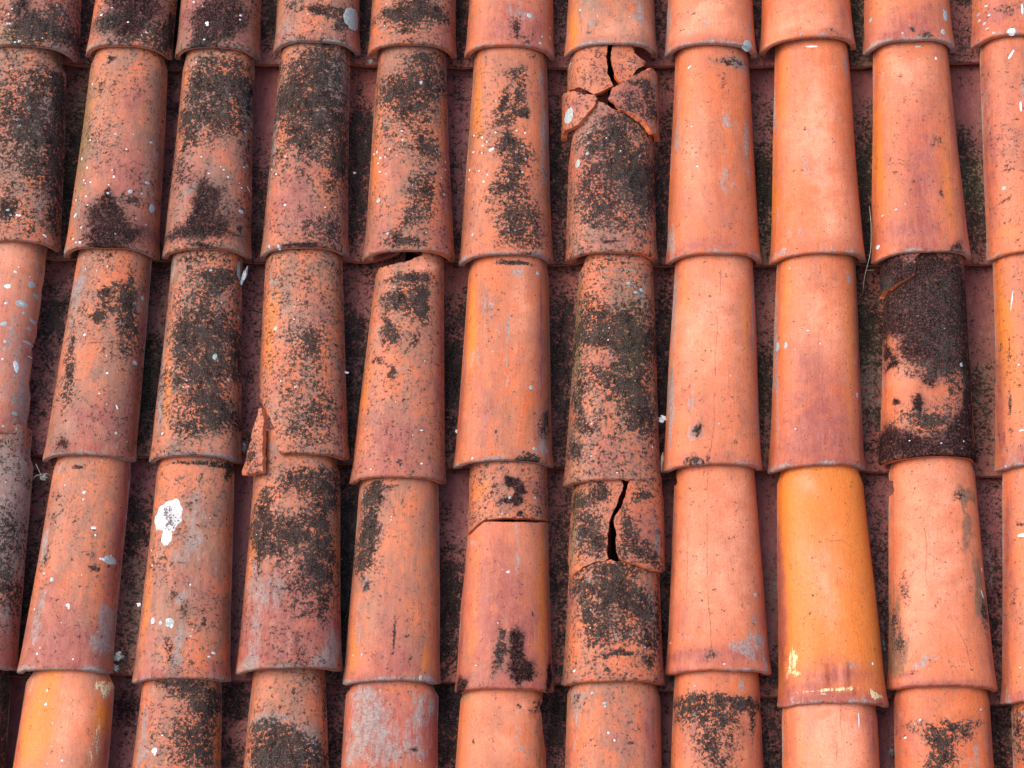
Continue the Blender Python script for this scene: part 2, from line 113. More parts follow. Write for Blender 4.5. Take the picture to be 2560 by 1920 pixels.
  'dk 37 3900 341 114 0.9;dk -48 3397 398 284 0.85;dk 273 3482 142 284 0.9;dk -266 2749 170 312 0.85;dk 191 2670 99 199 0.55;gy -501 2808 142 426 0.5;dk -189 1955 99 142 0.7;gy 28 2082 114 99 0.6;mv 645 2451 62 994 0.7;mv -56 676 483 426 0.85;mv -302 175 511 170 0.6;dk 53 240 57 142 0.5;oc -693 1649 99 852 0.7;dk -435 2242 170 85 0.6;pa 306 4177 227 114 0.9;mv 490 1772 170 284 0.5;gy -178 1774 57 170 0.4;oc 479 1468 170 568 0.3;oc 666 476 85 227 0.5;dk 377 3907 142 71 0.6;mv 655 176 170 170 0.5;wh -441 152 14 14 1;wh 440 265 20 17 1;bl -604 949 11 11 1;ck 188 1729 194 1132 187 540 135 244;wh 413 904 34 11 1',
  [('s', -1, 0), 'L', ('s', 1, 0), ('s', 1, 0.2), ('s', 1, 0.38), ('s', 1, 0.47), ('s', 0.45, 0.47), (0.4221, 0.4374), (0.2591, 0.4323), (0.1428, 0.4292), (0.029, 0.4239), (-0.1542, 0.4184), (-0.2967, 0.4191), (-0.4124, 0.4168), (-0.623, 0.4137), (-0.8162, 0.4124), (-0.9784, 0.4141), (-1, 0.4129), ('s', -1, 0.34), ('s', -1, 0.2)],[],[]),
 (2,5,(-0.0156,-0.1691,-0.0236,0.3904,0.0866,0.0716,0.032),'orange tile with grey vertical streak and scorched rim, above the snapped tile',
  'oc -643 2669 99 1136 0.9;gy -426 3079 199 426 0.6;gy -537 2024 128 426 0.5;dk 66 3880 256 45 1;gy 170 3691 99 99 0.8;gy 30 2757 26 852 0.7;gy 27 1396 26 852 0.5;mv -365 953 170 568 0.5;bl 467 1411 34 40 1;dk 487 44 142 142 0.8;gy 454 982 23 341 0.5;gy 350 -30 227 57 0.8;bl -539 65 23 28 1;dk -146 534 28 23 0.9;oc -703 119 57 170 0.6;gy -258 1096 85 114 0.4;dk -354 2548 23 14 0.8;mv -788 909 34 852 0.6;mv 628 2077 74 1562 0.75;dk 722 814 85 312 0.75;gy 688 383 142 256 0.7;bl 537 243 26 28 1;pa 257 2923 170 852 0.4;bl 466 1410 34 40 1;mv 804 202 57 227 0.6;bl 539 3721 26 40 1;dk 320 25 170 51 0.5;oc 457 1430 85 1136 0.3;ck 596 3776 622 2691 653 1478;gy 322 -62 341 34 0.8',
  None,[],[]),
 (2,6,(0.1817,-0.2053,-0.0318,0.4268,0.0856,0.0663,0.032),'olive-black mottled tile with a fine horizontal crack across its middle',
  'gy 251 3837 102 74 1;gy 456 3648 91 142 1;bl 208 3842 34 28 1;bl 339 3671 34 28 1;bl 449 3740 34 40 1;gy -9 4102 398 34 0.9;dk -503 3223 284 426 0.6;dk -76 2795 710 568 0.95;gy -219 2978 682 568 0.4;dk 408 2557 312 625 0.92;dk -377 2376 256 170 -1;dk 360 1614 369 625 0.85;dk -664 1523 142 568 0.7;gy -696 1843 114 454 0.5;dk 450 1120 227 199 0.85;dk -518 1010 199 99 0.7;dk -714 611 114 199 0.9;ol -715 2975 74 852 0.9;ol 349 2701 284 852 0.4;dk -314 1918 341 284 0.4;dk -114 1541 37 37 1;dk -178 1184 37 34 1;dk 56 1279 34 34 1;dk 60 1042 28 28 1;dk -407 925 34 34 1;dk 21 1829 284 199 0.6;mv -43 437 426 284 0.5;mv -264 2248 142 142 0.7;mv 777 877 40 710 0.8;oc -665 182 170 227 0.4;wh 699 696 11 23 1;wh -413 461 20 9 1;ck -754 2160 -646 2053 -564 2034 -427 2041 -288 2043 -149 2011 -65 1995 131 1990 442 2023 785 2232;gy 517 3416 114 114 0.4;gy 155 37 568 57 0.4',
  [('s', -1, 0), 'L', ('s', 1, 0), ('s', 1, 0.2), ('s', 1, 0.38), ('s', 1, 0.47), ('s', -0.5, 0.47), (-0.8868, 0.439), (-0.9411, 0.426), (-1, 0.4218), (-1, 0.3936), ('s', -1, 0.3), ('s', -1, 0.2)],[],[]),
 (2,7,(0.3626,-0.1759,-0.0410,0.4015,0.0860,0.0709,0.067),'clean salmon tile with long hairline crack and grey edges',
  'gy -744 3200 40 852 0.9;gy -785 1278 57 710 1;gy 700 3141 28 852 0.9;gy 784 1035 34 568 0.9;pa -72 2673 426 1079 0.5;oc -548 3322 114 568 0.6;oc 531 2742 85 1136 0.6;gy -474 1264 156 199 0.6;gy -360 574 128 170 1;dk -320 632 71 142 0.7;dk -382 48 142 99 0.9;dk -138 76 28 51 1;gy 441 2659 28 40 0.7;ck 77 3822 69 3604 65 3324;ck -3 2859 18 2676 0 2371 -27 2067 -16 1676;ck -28 1376 -34 1049 -27 783 -58 517 -84 282 -125 164 -132 47;wh 256 1686 14 11 1;bl 56 763 20 20 1;gy -66 796 23 23 0.8;gy 275 272 57 71 0.5;dk 353 441 28 40 0.7;dk 158 380 17 40 0.7;dk -194 2138 17 28 0.8;mv 360 -40 454 57 0.6;mv -774 -61 85 85 0.6;gy 741 -13 85 85 0.8;mv -776 1675 23 170 0.7',
  None,[],[]),
 (2,8,(0.5517,-0.1766,-0.0482,0.4024,0.0839,0.0709,0.084),'orange tile with large mauve bloom over its lower half, above the ochre tile',
  'oc -597 3344 99 795 0.7;gy -762 2223 31 1193 0.9;pa -54 2745 369 994 0.5;mv -62 646 540 795 0.95;mv -169 1772 199 426 0.6;gy 538 3722 62 142 0.6;oc 519 2143 99 1420 0.7;mv 741 1329 28 1420 0.8;bl 694 1414 26 62 1;bl -623 2331 26 62 1;wh -457 702 14 14 1;wh -236 2579 23 11 1;bl -545 3860 17 17 1;wh -14 2329 14 11 1;dk -217 3614 11 14 1;mv -623 850 85 85 0.4;gy -746 -60 114 71 0.9;mv 409 41 256 142 0.8;pa 170 2392 170 568 0.3;bl -467 2221 11 11 1;bl -749 2387 34 85 1;gy -721 494 85 341 0.5',
  None,[],[]),
 (2,9,(0.7538,-0.1607,-0.0505,0.3663,0.0843,0.0722,0.077),'almost black tile with orange bare patches, broken at its upper left',
  'so 114 3362 653 540 1;so -38 2890 710 426 0.95;so 488 2892 312 682 1;so 120 2349 511 426 0.95;so -448 2898 398 256 0.95;so 660 1122 114 852 0.95;so -93 161 937 256 1;so -797 280 170 227 1;so 481 536 256 341 0.9;so 224 1933 426 341 0.9;dk 109 3145 710 710 0.5;dk 228 2084 454 454 0.6;dk -64 1613 398 170 0.7;dk -83 660 511 284 0.7;so -268 981 102 170 0.85;so -68 1433 142 85 0.7;so -641 1063 45 57 1;so -677 1818 68 57 0.9;dk 444 1362 227 284 0.5;so -481 2472 256 114 0.8;so -328 2154 142 142 0.8;gy 550 1793 51 80 1;bl 544 1806 28 45 1;gy -311 3134 128 199 0.6;gy 89 2225 568 284 0.3;mv 225 753 85 68 0.9;oc -724 2310 85 341 0.6;so -615 387 170 227 0.6;wh 129 240 17 17 1;wh -426 312 14 11 1;wh 550 300 11 17 1;pa -594 1761 142 341 0.4;so 866 2204 40 852 1;mv 124 26 170 57 0.6;so -747 2082 45 170 0.7',
  [('s', -1, 0), 'L', ('s', 1, 0), ('s', 1, 0.2), ('s', 1, 0.38), ('s', 1, 0.47), ('s', 0.1, 0.47), (-0.3701, 0.388), (-0.3803, 0.3537), (-0.5661, 0.3468), (-0.7431, 0.3388), (-0.9052, 0.3306), (-1.0, 0.3272), ('s', -1, 0.3), ('s', -1, 0.2)],[('dark brown shard at the upper left of the almost black tile', (-0.008, 0, 0.006, 0, -0.08, 0), [(-1, 0.3247), (-1, 0.3503), (-1, 0.3785), ('s', -1, 0.375), ('s', -1, 0.4), ('s', 0, 0.4), (-0.231, 0.3847), (-0.2269, 0.3526), (-0.4097, 0.3454), (-0.6143, 0.3373), (-0.8466, 0.328), (-0.9996, 0.3281)], 'so -514 3550 454 341 0.9;mv -541 3557 426 341 0.8;dk -716 3419 227 170 0.7;gy -461 3507 170 114 0.3')],[]),
 (2,10,(0.9676,-0.1759,-0.0255,0.4054,0.0866,0.0724,0.025),'glossy orange tile with white scratch cut by the right edge, middle row',
  'oc -678 2439 227 1562 0.8;wh -556 3200 11 199 1 -0.15;mv -594 74 170 227 0.7;dk -637 2360 20 142 0.7;dk -685 1222 20 256 0.6;dk -700 629 28 114 0.6;mv -836 735 40 1136 0.8;mv -797 1958 28 1136 0.6;gy -835 -12 114 85 0.6;gy -744 289 85 170 0.4;wh -537 653 40 14 1;wh -516 1919 17 17 1;bl -787 37 11 26 1',
  None,[],[]),
 (3,0,(-0.9557,-0.5401,-0.0203,0.3878,0.0824,0.0759,0.020),'grey lichen covered tile cut by the left edge, lower row',
  'gy 501 3556 511 568 1;gy 582 3720 341 426 0.6;dk 595 3578 227 227 0.4;mv 730 3202 57 170 0.5;mv 466 3927 170 57 0.5;gy 598 2482 398 738 1;gy 610 1834 227 426 0.7;dk 601 2454 256 653 0.5;dk 646 1422 170 341 0.6;mv 765 1190 114 1079 0.7;mv 746 208 170 284 0.8;dk 740 1288 85 170 0.6;gy 692 879 114 284 0.5;mv 758 2293 57 71 0.9;dk 281 1651 284 1136 0.5;gy 252 1929 341 1136 0.7',
  None,[],[]),
 (3,1,(-0.7845,-0.5458,-0.0630,0.3820,0.0792,0.0671,0.063),'orange tile with mauve foot and pale splash on its right, second from left',
  'gy -479 3632 142 170 0.6;dk -162 3694 114 40 0.8;dk -466 3164 85 170 0.4;wh 22 3225 31 31 1;wh 27 3090 20 17 1;mv 676 3648 40 568 0.7;gy -566 2225 99 341 0.8;dk -509 1990 80 199 0.5;dk -463 2756 85 114 0.5;mv 674 2403 91 1363 0.8;gy 696 820 185 312 0.85;gy 620 516 142 142 0.7;mv 6 520 568 511 0.95;gy -494 867 114 568 0.7;mv 142 120 738 114 1;ol -820 976 57 568 0.3;mv -235 1253 227 426 0.4;bl 616 2043 102 80 1;wh 499 2030 57 23 1;wh 284 2579 43 28 1;wh 332 2451 20 17 1;wh 21 1147 37 28 1;wh 49 1107 20 34 1;wh -394 281 17 26 1;wh 246 186 17 14 1;dk 357 1852 62 45 0.9 -0.5;dk 460 1846 28 51 0.8;bl -329 1601 34 40 1;bl -496 1720 20 20 1;gy -219 1533 85 85 0.5;wh -580 1092 11 23 1;wh 194 1698 11 11 1;wh -43 833 11 11 1;gy 661 1142 85 114 0.8',
  None,[],[]),
 (3,2,(-0.5786,-0.5614,-0.0133,0.3969,0.0822,0.0671,0.031),'orange tile with a big white splat on its upper left',
  'dk 106 3941 369 45 0.85;dk 531 3919 170 57 0.8;oc -542 3790 170 170 0.5;dk 628 3872 57 170 0.7;gy 98 3259 170 170 0.5;gy -375 3615 170 170 0.4;dk 202 3321 170 227 0.3;wh -351 2930 250 312 1;wh -352 2573 97 187 1;dk -340 2973 170 170 0.5;dk -339 2772 114 114 0.35;gy 138 2655 227 511 0.7;gy -20 1429 102 114 1;gy 50 809 142 398 0.7;dk -159 1470 85 142 0.6;dk 79 1167 114 170 0.5;gy -49 316 85 256 0.9;dk -135 397 62 170 0.6;dk 403 1045 45 170 0.7 0.2;dk -205 615 68 142 0.5;oc -639 1344 71 1420 0.7;mv -381 48 341 114 0.8;mv 725 166 170 142 0.8;mv 180 1642 454 341 0.4;gy -108 2283 227 426 0.5;dk -73 2566 227 426 0.25;wh -490 1036 31 62 1;bl -343 990 28 40 1;bl -178 986 74 85 1;wh -208 1027 45 34 1;wh -141 930 28 40 1;wh 597 467 37 23 1;wh 530 391 23 17 1;wh 135 1668 17 17 1;wh 393 2910 11 11 1;mv -532 495 170 426 0.4;wh -599 2053 14 14 1;wh -648 2345 11 17 1;gy -718 613 28 114 0.6',
  None,[],[]),
 (3,3,(-0.3905,-0.5447,-0.0011,0.3779,0.0890,0.0740,0.037),'black speckled tile with raised H shaped mark above a grey crusted rim',
  'dk 438 3384 369 284 0.95;gy -328 4013 114 170 0.7;dk 162 3567 227 170 0.6;gy -446 4085 85 114 0.8;dk -487 3100 170 170 0.7;dk 655 3082 142 142 0.8;dk -163 3422 170 170 0.5;mv 691 3510 43 284 0.4;dk -837 3322 170 170 0.3;dk 480 2123 241 937 1;dk -14 2442 454 369 0.75;dk -409 2655 256 256 0.7;dk -190 2076 398 284 0.45;dk -637 2521 170 341 0.5;mv -15 1124 738 625 1;mv 12 437 852 426 1;gy -296 1351 341 454 0.7;dk 108 1402 426 369 0.4;oc -656 2297 71 568 0.5;gy -686 66 170 114 0.9;gy 788 424 128 369 1;gy 28 29 341 28 1;gy 297 -89 852 40 1;gy -532 456 170 341 0.6;mv 797 875 71 170 0.6;oc 771 2062 62 1079 0.7;gy -625 1721 114 284 0.5;dk 587 1266 85 284 0.7;gy 650 117 227 170 0.8;dk 204 988 284 170 0.3;oc -726 1892 71 1136 0.6;dk -540 2415 142 426 0.7;mv -707 482 170 341 0.7;gy -701 1457 85 568 0.4;gy -716 100 99 114 1;mv -587 1015 256 568 0.5',
  None,[],[(-0.0352, 0.0157, -0.0301, 0.0605), (0.0052, 0.0233, 0.0169, 0.0643), (-0.0349, 0.0075, 0.0203, 0.0161)]),
 (3,4,(-0.2110,-0.5649,-0.0190,0.3604,0.0815,0.0690,0.028),'orange tile with dark lichen down its upper left and small branching crack',
  'dk -372 3415 142 170 0.9;dk -539 3324 114 114 0.8;gy -633 3413 40 170 0.6;dk -181 3507 170 45 0.6;dk -470 2760 185 511 1;dk -539 2116 156 256 0.8;gy -521 1719 85 142 0.8;dk -477 1686 40 85 0.9;gy -696 2541 40 426 0.6;oc -663 549 99 511 0.7;oc 605 424 99 284 0.8;mv 29 299 426 369 0.85;mv 12 735 170 284 0.6;gy 723 2304 20 426 0.9;gy 694 62 114 85 0.8;oc 540 2364 142 426 0.5;dk 49 818 26 227 0.9;ck -29 1091 14 1009 57 955 41 818 66 709 45 558;ck 83 1094 57 955;ck -23 803 36 790;dk 263 798 43 34 0.8;bl 521 57 26 51 1;mv -443 32 284 85 0.7;gy -597 950 114 426 0.4;mv 36 1480 227 454 0.35;ck -261 202 -231 120 -177 107;bl -666 489 11 23 1;bl -507 477 17 23 1;gy 760 1477 17 852 0.5;mv -664 1 85 85 0.5;dk 343 421 28 45 0.6',
  None,[],[]),
 (3,5,(-0.0136,-0.5790,-0.0167,0.4047,0.0821,0.0670,0.017),'glossy orange lower piece with plum blotches, its top snapped off',
  'so 209 527 108 284 1;so 292 286 156 128 1;so 176 880 57 199 0.95;dk -60 656 128 312 0.8;dk -13 1013 45 57 0.8;mv -46 1343 426 1420 0.8;br -563 401 114 341 0.5;oc -518 1918 114 994 0.8;mv -590 1510 284 1420 0.3;oc -573 814 85 568 0.8;mv -292 249 426 284 0.7;gy 178 2466 45 511 0.5;gy 162 1764 26 852 0.4;so -746 83 114 142 0.8;mv -780 743 28 710 0.7;wh 33 2071 26 26 1;mv 349 46 284 85 0.8;dk 484 1330 14 34 0.9;wh -494 416 11 11 1;wh -126 1155 11 11 1;ck 134 226 85 -18;dk 268 1909 170 341 0.15;gy -618 2649 85 85 0.5;oc 628 1259 85 1136 0.9;oc 627 2530 85 426 0.6;gy 681 2701 45 341 0.6;so 776 260 51 256 0.8;mv 780 1650 28 994 0.7;so 330 343 128 156 1;so 232 664 85 256 1;dk 483 1330 11 34 1;pa 260 2329 170 426 0.3;mv 669 58 170 85 0.7;mv 362 945 227 568 0.25;so 426 187 57 40 0.9',
  [('s', -1, 0), 'L', ('s', 1, 0), ('s', 1, 0.15), (1, 0.3068), (1, 0.3131), (0.7007, 0.3006), (0.3528, 0.2987), (0.7222, 0.3014), (0.2776, 0.299), (-0.2611, 0.2989), (-0.5701, 0.2994), (-0.6826, 0.2935), (-0.869, 0.2823), (-0.979, 0.2799), ('s', -1, 0.15)],[('short orange top piece of snapped tile, with plum-brown blotch, above the crack', (0, 0.005, 0.003, 0, 0, 0), [('s', -1, 0.47), ('s', -1, 0.4), (-0.9785, 0.2783), (-0.871, 0.2837), (-0.6834, 0.2934), (-0.5706, 0.2987), (-0.2623, 0.2993), (0.2763, 0.2999), (0.7214, 0.3041), (0.3515, 0.3002), (0.6996, 0.3021), (1, 0.3119), ('s', 1, 0.4), ('s', 1, 0.47)], 'so 62 3680 108 102 1;so 187 3554 57 142 0.95;so 243 3500 85 45 0.8;so 26 3333 114 71 0.9;so 191 3324 85 85 0.95;oc -501 3575 170 227 0.8;gy -204 3896 170 40 0.7;mv 407 3604 85 227 0.3;bl 39 3382 26 28 1;mv 600 3623 74 256 0.6;so 213 3556 85 57 0.8;bl 485 3415 17 26 1;so 222 3092 57 40 1;mv -571 2979 85 85 0.5;oc -78 3055 568 57 0.5')],[]),
 (3,6,(0.1767,-0.5667,-0.0282,0.3547,0.0864,0.0726,0.040),'grey-black mottled lower body of the split tile, below its two upper shards',
  'dk 75 1491 596 483 0.9;dk -92 1961 568 142 0.7;gy -464 1688 227 227 0.6;dk -53 853 398 256 0.62;gy 81 802 256 142 0.8;dk 542 838 170 284 0.75;dk 84 488 284 51 1;dk 599 353 114 102 0.9;dk -511 1302 85 341 0.7;gy 623 1407 142 568 0.6;dk -675 1664 114 170 0.5;dk -194 399 37 31 1;dk -133 191 34 31 1;dk 194 131 20 26 1;dk -318 741 142 170 0.6;mv -777 1537 85 170 0.5;oc -705 280 170 426 0.3;gy -44 36 284 40 0.3;wh -694 220 20 23 1;dk 740 1164 57 568 0.6;dk -455 1076 57 284 0.8;gy -539 1360 28 284 0.9;mv 802 355 34 284 0.5;mv 540 1224 142 170 0.3;bl -245 263 14 14 1;gy 205 465 23 34 1',
  [('s', -1, 0), 'L', ('s', 1, 0), ('s', 1, 0.21), (0.9926, 0.2063), (0.7907, 0.2014), (0.6467, 0.2019), (0.2964, 0.2091), (0.0878, 0.2134), (-0.1207, 0.2163), (-0.3956, 0.2113), (-0.5649, 0.2066), (-0.6991, 0.2029), (-0.8633, 0.1962), (-0.9646, 0.1907), ('s', -1, 0.215)],[('mottled grey shard left of the black split in the split tile', (-0.003, 0, 0.003, 0, -0.03, 0), [('s', -1, 0.385), ('s', 0.1, 0.385), (0.2236, 0.3557), (0.1862, 0.3426), (0.105, 0.3294), (-0.0316, 0.303), (-0.1154, 0.2857), (-0.1531, 0.2629), (-0.161, 0.2374), (-0.1111, 0.2177), (-0.1967, 0.2135), (-0.4036, 0.2118), (-0.6426, 0.2058), (-0.7939, 0.1987), (-0.9179, 0.1927), ('s', -1, 0.232)], 'dk -443 3363 341 170 0.7;dk -226 3465 114 170 0.8;ol -635 3346 85 170 0.6;oc -666 3506 114 57 0.6;dk -488 2761 284 568 0.75;gy -623 2642 142 426 0.7;dk -239 2460 142 227 0.7;ol -705 2674 40 568 0.8;oc -613 2126 170 170 0.5'), ('mottled brown shard right of the black split, its corner jutting out', (0.01, 0, 0.008, 0, 0.07, 0), [('s', 0.22, 0.385), ('s', 1, 0.385), ('s', 1, 0.245), (1, 0.2177), (0.8536, 0.203), (0.6204, 0.2019), (0.4213, 0.2049), (0.2094, 0.2082), (-0.0, 0.2129), (-0.1222, 0.2167), (-0.2078, 0.2447), (-0.2281, 0.273), (-0.2536, 0.29), (-0.0289, 0.3254), (0.0446, 0.3429), (0.0821, 0.3502)], 'dk 326 3366 227 170 0.7;gy 471 3447 114 85 0.6;dk 51 2597 170 369 0.7;dk 273 2330 341 284 0.6;mv 356 2822 227 227 0.4;gy 592 2524 57 426 0.9;dk 23 2852 114 170 0.6;dk 561 2232 170 170 0.6;mv 245 2469 341 341 0.3')],[]),
 (3,7,(0.3609,-0.5486,-0.0197,0.3630,0.0897,0.0691,0.020),'large clean salmon tile with twin hairlines and dusty mauve foot',
  'pa 6 1866 483 1136 0.5;mv -155 228 852 227 0.75;gy 384 410 312 142 0.9;gy 240 -7 369 51 1;gy -517 539 114 199 0.5;gy 783 282 40 341 0.8;dk -181 255 128 85 0.55;mv -666 919 170 426 0.3;mv 778 982 85 710 0.4;ck -208 2861 -217 2431 -223 1864 -219 1611;ck -221 1443 -207 1164 -185 887 -176 611 -164 365;ck -538 2599 -554 2171 -583 1466 -619 1078;mv -776 -14 199 85 1;bl 629 1386 28 40 1;gy 592 917 57 74 0.7;wh -855 591 14 14 1;dk -325 1249 23 28 0.6;gy 671 612 170 85 0.8;wh 42 101 28 9 1;mv 538 -67 256 57 0.8;oc -635 3361 57 170 0.4;ck -182 3647 -193 3298 -186 3037;gy -188 3298 40 57 0.3;pa 169 3304 341 227 0.3',
  [('s', -1, 0), 'L', ('s', 1, 0), ('s', 1, 0.2), ('s', 1, 0.38), ('s', 1, 0.47), ('s', -0.9, 0.47), (-0.9974, 0.3664), (-0.9808, 0.352), (-1, 0.3508), (-1, 0.3436), (-1, 0.3406), ('s', -1, 0.35), ('s', -1, 0.2)],[],[]),
 (3,8,(0.5606,-0.6057,0.0076,0.4200,0.0927,0.0746,-0.008),'ochre yellow-orange tile with raised H shaped mark near its foot',
  'oc -169 2432 1363 2272 1;oc -160 2573 1136 1988 1;oc -732 1519 170 568 1;oc 653 1075 170 568 1;pa -127 2235 312 653 0.5;mv -833 2174 51 1704 0.95;mv -130 476 568 199 0.8;mv -311 78 994 170 1;ye -722 796 97 170 0.75;ye -688 543 57 57 0.7;ye -40 233 398 34 0.8;ye 637 146 85 80 0.8;ye -307 158 57 34 0.8;gy 255 665 142 85 0.6;mv 919 2460 40 1420 0.8;wh 632 710 17 28 1;dk -21 3216 23 14 0.8;dk -292 2592 23 14 0.8;dk -338 1908 23 17 0.8;dk -398 1593 23 17 0.8;gy -804 120 57 40 0.6;ck 21 2881 242 2911 402 2777;gy -667 26 284 28 0.5;oc -136 3859 738 341 1;pa -291 3982 142 227 0.4;dk -93 4119 17 17 0.6',
  None,[],[(-0.0325, 0.0288, -0.0175, 0.068), (0.0038, 0.0286, 0.0176, 0.0691), (-0.0354, 0.0144, 0.025, 0.0265)]),
 (3,9,(0.7522,-0.5762,-0.0196,0.4095,0.0915,0.0743,0.004),'salmon tile with brown stains on both sides and a slanting hairline crack',
  'pa -119 2132 483 1136 0.55;br -831 1244 80 994 0.6;br -811 587 128 341 0.9;dk -672 1749 74 256 0.5;dk -782 771 85 170 0.6;br 464 2841 102 312 0.9;br 641 1656 114 398 0.95;br 590 2237 74 341 0.7;dk 706 1224 85 227 0.5;gy -518 375 170 74 0.9 0.6;gy -337 476 199 62 0.8;mv -231 28 710 62 0.9;ck -295 2841 -275 2556 -284 2274 -328 2022 -297 1770 -224 1560;ck 36 1286 120 1109 217 920 312 679 344 517 367 355;wh 701 1685 11 74 1 0.3;wh 738 2158 9 40 1;dk 708 1448 57 170 0.6;mv 433 -45 227 57 0.8;pa -18 1673 26 26 1;mv 788 555 57 511 0.6;dk -822 1238 57 284 0.5;br -865 990 28 284 0.8;mv -718 207 170 57 0.6;dk 385 289 20 20 0.9;wh 239 2452 9 9 1;br 726 1454 85 227 0.8;br 492 3482 142 170 1;dk 373 3495 85 114 0.7;pa -178 3560 426 341 0.4;dk 366 3848 14 14 0.8',
  [('s', -1, 0), 'L', ('s', 1, 0), ('s', 1, 0.2), ('s', 1, 0.38), ('s', 1, 0.47), ('s', -1, 0.47), ('s', -1, 0.43), (-1.0, 0.3964), (-0.9991, 0.3863), (-0.9735, 0.3807), (-0.9552, 0.3654), (-0.9739, 0.3566), (-0.9998, 0.3569), ('s', -1, 0.34), ('s', -1, 0.2)],[],[]),
 (3,10,(0.9446,-0.5994,-0.0460,0.4179,0.0879,0.0717,0.046),'smooth orange tile with a white dropping cut by the right edge, lower row',
  'oc -644 2540 170 852 0.4;mv -743 2578 68 852 0.7;wh -553 2951 62 34 1;dk -553 3152 57 34 0.7;mv -694 48 170 114 0.8;mv -830 1219 28 1136 0.6;gy -871 116 34 170 0.5;wh -674 590 11 11 1',
  None,[],[]),
 (4,0,(-0.9632,-0.9514,-0.0195,0.4000,0.0865,0.0746,0.019),'dark corner of a tile at the bottom left of the photo',
  'so 732 3808 170 341 0.9;dk 761 3144 170 852 0.9;gy 746 4013 28 57 0.8;dk 504 3341 426 852 0.7',
  None,[],[]),
 (4,1,(-0.7915,-0.9511,-0.0450,0.4000,0.0865,0.0750,0.045),'ochre orange tile with beige crust on its right, bottom row left',
  'oc -309 3170 341 1136 1;pa 180 3108 199 852 0.5;ye 641 3840 114 170 0.65;ye 659 2981 68 312 0.5;gy 667 3794 114 114 0.7;gy 650 2845 85 227 0.5;oc 681 3310 114 426 0.9;gy -607 3803 40 170 0.6;mv -691 2660 57 341 0.6;mv 781 2921 28 426 0.6;wh -276 3706 17 26 1;wh -263 3459 26 26 1;wh 157 2491 20 23 1;wh -375 3518 11 14 1;gy -377 3895 57 23 0.7;bl -93 3135 17 17 1;bl -92 2426 17 17 1',
  None,[],[]),
 (4,2,(-0.5820,-0.9656,-0.0091,0.4000,0.0865,0.0675,0.009),'speckled tile with charcoal crescent at its top, third from left, bottom row',
  'dk 231 3846 341 170 0.95;dk 465 3756 227 170 0.95;dk 548 3579 142 199 0.95;dk 91 3978 284 45 0.8;dk 235 2989 426 454 0.62;gy -390 3876 227 142 0.4;gy -529 3082 85 568 0.7;mv -359 3470 170 227 0.5;oc 685 3130 57 568 0.8;dk 521 2824 170 227 0.8;dk 448 3216 227 170 0.5;wh -309 2811 48 51 1;wh -298 2748 20 20 1;wh -190 3072 17 14 1;gy -586 2689 114 170 0.6;dk -232 4004 114 57 0.7',
  None,[],[]),
 (4,3,(-0.3898,-0.9529,0.0011,0.4000,0.0865,0.0610,-0.001),'grey-black crusted tile with bare orange top, bottom row, fourth from left',
  'dk -229 2653 256 398 0.85;gy -226 3213 170 170 0.4;gy -366 2685 170 426 0.5;dk 13 2544 625 369 0.9;gy -229 3240 511 114 0.75;gy 386 2979 256 170 0.8;dk 49 2943 369 170 0.6;dk -442 3092 170 227 0.6;dk 641 3638 34 511 0.6;gy 447 2690 227 227 0.6;gy -199 2546 568 284 0.4;dk 575 2573 170 227 0.6;oc -186 3508 341 114 0.3;dk -334 3164 114 57 0.5',
  None,[],[]),
 (4,4,(-0.2163,-0.9712,-0.0197,0.4000,0.0865,0.0776,0.020),'dusty lilac-grey tile in the bottom row below the branching crack',
  'mv 45 3243 937 738 0.85;gy -332 3374 312 653 0.85;gy 479 3533 199 454 0.6;gy 113 2848 426 284 0.6;gy -461 3834 142 85 0.9;oc -61 3908 170 85 0.9;mv 742 3317 85 710 0.6;oc -393 3536 57 85 0.9;pa 255 3250 142 341 0.6;oc 197 3380 114 227 0.6;mv 618 3258 40 74 1;gy 680 3701 85 284 0.7;gy -586 2990 142 426 0.7;oc 244 2827 170 170 0.4;dk 450 2892 57 45 0.6',
  None,[],[]),
 (4,5,(-0.0240,-0.9832,-0.0198,0.4000,0.0865,0.0713,0.020),'pale orange tile with dark worn right side, bottom row below the plum blotched piece',
  'oc -370 2972 341 426 0.4;pa 8 3771 341 170 0.3;gy -251 3501 227 284 0.2;dk 272 3780 57 57 0.4;ol -611 3933 114 57 0.6;dk -482 3164 17 45 0.4;gy 285 3114 227 170 0.3;pa 22 3105 284 284 0.3;br 641 3155 74 454 0.8;dk 644 3831 85 142 0.6;gy 331 3383 170 568 0.25;dk 539 3699 57 85 0.4;pa 275 3566 170 170 0.3',
  [('s', -1, 0), 'L', ('s', 1, 0), ('s', 1, 0.3), (0.948, 0.3658), (0.9126, 0.3741), (0.8961, 0.3831), (0.9552, 0.3889), ('s', 1, 0.41), ('s', 1, 0.47), ('s', -1, 0.47), ('s', -1, 0.2)],[],[]),
 (4,6,(0.1679,-0.9726,-0.0234,0.4000,0.0865,0.0773,0.023),'salmon tile with pale scuffs and tiny black specks, bottom row below the split tile',
  'gy -647 3599 128 511 0.6;mv 628 3250 128 710 0.8;gy -164 3680 80 57 0.9;bl -177 3693 34 23 1;gy -520 3852 74 45 0.8;bl -395 3876 26 26 1;dk 275 3266 142 511 0.3;mv 90 3127 284 426 0.3;oc -306 3387 284 284 0.3;gy -277 3121 85 114 0.3;dk 118 2850 26 26 0.7;wh -107 3175 17 23 1;wh -1 3045 17 23 1;dk -623 3729 170 170 0.3;mv -740 2870 85 341 0.5',
  None,[],[]),
 (4,7,(0.3476,-0.9527,-0.0279,0.4000,0.0865,0.0722,0.028),'tile with clean top band and dense black speckles below, bottom row right of centre',
